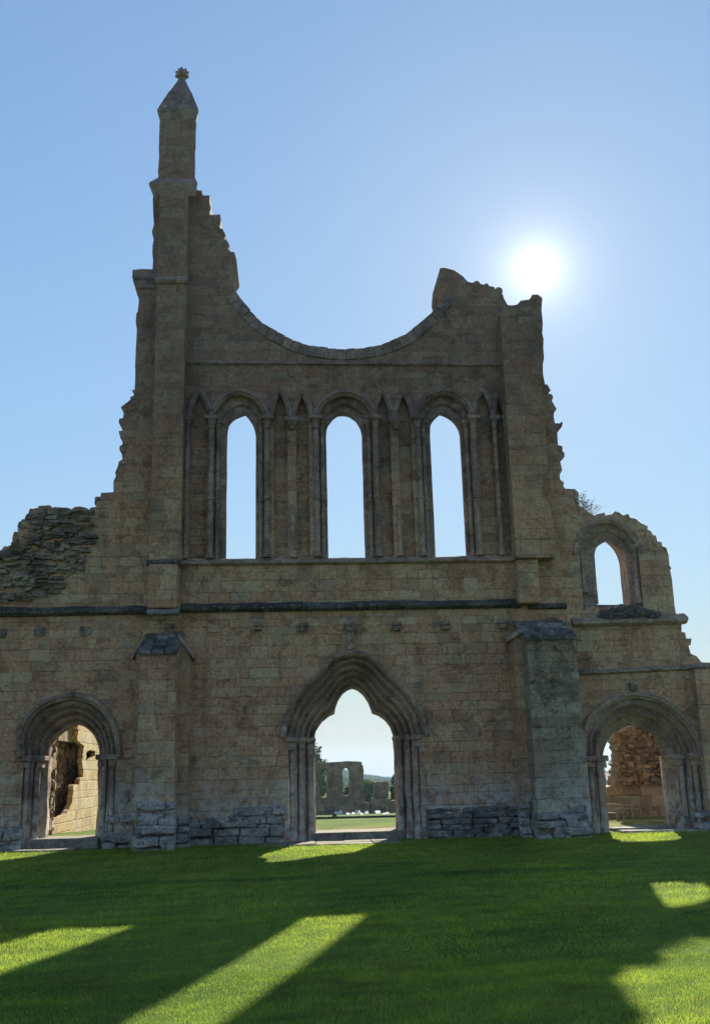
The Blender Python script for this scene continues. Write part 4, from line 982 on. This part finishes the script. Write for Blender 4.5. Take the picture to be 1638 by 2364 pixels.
# wooded hill: rises from the fields to its crest
def crest(Y, L): return [xz(a, b_, Y) for a, b_ in L]
CR = crest(900, [(100, 1788), (500, 1782), (700, 1778), (760, 1777), (800, 1781), (835, 1790), (860, 1795), (885, 1798), (920, 1801), (1000, 1801), (1200, 1794), (1500, 1786), (1900, 1780)])
cxs = [c[0] for c in CR]; czs = [c[1] for c in CR]
def hill_z(x, y):
    t = min(1, max(0, (y-240)/660)); c = float(np.interp(x*900/max(y, 300), cxs, czs)); base = -4.7
    return base+(c-base)*t**1.15
V = []; F = []; nn = 90; m = 34
for j in range(m):
    y = 235+665*j/(m-1)
    for i in range(nn):
        x = -420+1000*i/(nn-1); x *= y/900 if y > 300 else .333
        V.append((x, y, hill_z(x, y)-.3))
for i in range(nn): V.append((-420+1000*i/(nn-1), 930, -8))
for j in range(m):
    for i in range(nn-1): F.append((j*nn+i, j*nn+i+1, (j+1)*nn+i+1, (j+1)*nn+i))
tag(link('hill', mesh(V, F), M['hill']), kind='structure')
# woodland canopy over the hill as crowns of leaf clumps
r = np.random.default_rng(77); NC = 2600
hy = 245+655*r.uniform(0, 1, NC)**.8; hx = hy*(r.uniform(-.03, .115, NC))
hz = np.array([hill_z(x, y) for x, y in zip(hx, hy)])
rad = (1.0+hy/420)*r.uniform(.7, 1.2, NC); Hn = NC*16
k = r.integers(0, NC, Hn); q = r.normal(size=(Hn, 3)); q /= np.linalg.norm(q, axis=1)[:, None]; q[:, 2] = np.abs(q[:, 2])*1.0-.2
P = np.stack([hx[k], hy[k], hz[k]], 1)+q*(rad[k]*r.uniform(.6, 1., Hn))[:, None]*np.array([1, 1, .75])
Dv = r.normal(size=(Hn, 3)); Dv /= np.linalg.norm(Dv, axis=1)[:, None]; Wd = np.cross(Dv, q); s = rad[k]*r.uniform(.35, .7, Hn)
tag(link('woodland', cards('w', P, Dv, Wd*(s*.5)[:, None], s, r.uniform(0, 1, NC)[k], None), M['leafd']), 'far-off wooded hillside beyond the ruin', 'woodland', kind='stuff')
# plant rooted in the broken wall head at the right
p = at(1352, 1172, .5); root = thing('wall_plant', 'wispy bush growing from the broken wall top beside the right aisle window', 'plant', p)
b = MB(); rr = random.Random(91); tips = []
for k in range(34):
    a = rr.uniform(-.3, .9); L = rr.uniform(.15, .48); x0 = rr.uniform(-.3, .2)
    e = Vector((x0+math.sin(a)*L, rr.uniform(-.3, .3), -x0*.85+math.cos(a)*L*.7)); b.tube((x0, rr.uniform(-.1, .1), -x0*.85-.08), e, 0.006, .003, 4); tips.append((Vector((x0, 0, -x0*.85)), e))
link('stem', mesh(b.v, b.f), M['bark'], root)
r = np.random.default_rng(93); P = []
for a, e in tips:
    for k in range(9):
        t = r.uniform(.3, 1.02); q = a.lerp(e, t); P.append([q.x+r.normal()*.04, q.y+r.normal()*.05, q.z+r.normal()*.035])
P = np.array(P); n = len(P); Dv = r.normal(size=(n, 3)); Dv /= np.linalg.norm(Dv, axis=1)[:, None]; Wd = np.cross(Dv, r.normal(size=(n, 3))); Wd /= np.linalg.norm(Wd, axis=1)[:, None]; s = r.uniform(.025, .05, n)
link('foliage', cards('f', P, Dv, Wd*(s*.4)[:, None], s, r.uniform(0, .8, n), None), M['leafd'], root)

# ================================================================== LIGHT, SKY, CAMERA
sun = bpy.data.lights.new('sun', 'SUN'); sun.energy = 5.0; sun.angle = R(.5); sun.color = (1., .91, .72)
so = bpy.data.objects.new('sun', sun); COL.objects.link(so); so.rotation_euler = SUN.to_track_quat('Z', 'Y').to_euler()
HAZE = .00024; SKY_S = .12; HORIZON = (2.35, 2.4, 2.5)
wd = bpy.data.worlds.new('World'); SC.world = wd; wd.use_nodes = True
T = NT(wd); bg = T.n['Background']
sky = T.new('ShaderNodeTexSky', sky_type='NISHITA'); sky.sun_disc = False
sky.sun_elevation = SUN_EL; sky.sun_rotation = SUN_AZ; sky.altitude = 100; sky.air_density = 1.0; sky.dust_density = .1; sky.ozone_density = 1.6
bw = T.new('ShaderNodeRGBToBW'); T.put(bw.inputs[0], sky.outputs[0])
gain = T.m('DIVIDE', 1., T.m('MULTIPLY_ADD', bw.outputs[0], .25, 1.))      # clear-air sky without the glare round the sun
vm = T.new('ShaderNodeVectorMath', operation='SCALE'); T.put(vm.inputs[0], sky.outputs[0]); T.put(vm.inputs['Scale'], gain)
g = T.new('ShaderNodeTexCoord'); sp = T.new('ShaderNodeSeparateXYZ'); T.put(sp.inputs[0], g.outputs['Generated'])
pale = T.m('POWER', 2.718, T.m('MULTIPLY', T.m('MAXIMUM', sp.outputs[2], 0.), -1/.1))           # milky air low over the horizon
T.put(bg.inputs[0], T.mix(pale, T.mix(1., vm.outputs[0], (.92, 1., .98), 'MULTIPLY'), HORIZON)); bg.inputs[1].default_value = SKY_S
# the sun's own disc and its aureole, in the sky
dt = T.new('ShaderNodeVectorMath', operation='DOT_PRODUCT'); T.put(dt.inputs[0], g.outputs['Generated']); dt.inputs[1].default_value = SUN
ang = T.m('ARCCOSINE', T.m('MINIMUM', dt.outputs['Value'], 1.))
glow = T.m('ADD', T.m('MULTIPLY', T.ss(ang, R(.4), R(1.3), 1., 0.), 1.6), T.m('ADD', T.m('MULTIPLY', T.m('POWER', 2.718, T.m('MULTIPLY', ang, -1/R(1.1))), .5), T.m('MULTIPLY', T.m('POWER', 2.718, T.m('MULTIPLY', ang, -1/R(4.))), .07)))
b2 = T.new('ShaderNodeBackground'); b2.inputs[0].default_value = (1, .96, .92, 1); T.put(b2.inputs[1], glow)
ad = T.new('ShaderNodeAddShader'); T.l.new(bg.outputs[0], ad.inputs[0]); T.l.new(b2.outputs[0], ad.inputs[1]); T.l.new(ad.outputs[0], T.n['World Output'].inputs[0])
hz_ = MB(); hz_.box(-1300, 1300, -1000, 1230, -72, 26); ho = hz_.build('haze', None); tag(ho, kind='stuff')
hm = bpy.data.materials.new('haze_air'); hm.use_nodes = True; ht = NT(hm); ht.n.remove(ht.n['Principled BSDF'])
pv = ht.new('ShaderNodeVolumePrincipled'); pv.inputs['Color'].default_value = (.5, .74, 1., 1); pv.inputs['Density'].default_value = HAZE; pv.inputs['Anisotropy'].default_value = .35
ht.l.new(pv.outputs[0], ht.n['Material Output'].inputs['Volume']); ho.data.materials.append(hm)
cam = bpy.data.cameras.new('camera'); co = bpy.data.objects.new('camera', cam); COL.objects.link(co)
mt = Matrix(((_r[0], _u[0], -_f[0], CAM[0]), (_r[1], _u[1], -_f[1], CAM[1]), (_r[2], _u[2], -_f[2], CAM[2]), (0, 0, 0, 1)))
co.matrix_world = mt; cam.sensor_fit = 'VERTICAL'; cam.sensor_height = 36.; cam.lens = FOC/IH*36.; cam.clip_end = 6000; cam.clip_start = .1
SC.camera = co
SC.view_settings.view_transform = 'Standard'; SC.view_settings.look = 'None'; SC.view_settings.gamma = 1; SC.view_settings.exposure = 1.2
SC.cycles.max_bounces = 6; SC.cycles.diffuse_bounces = 4
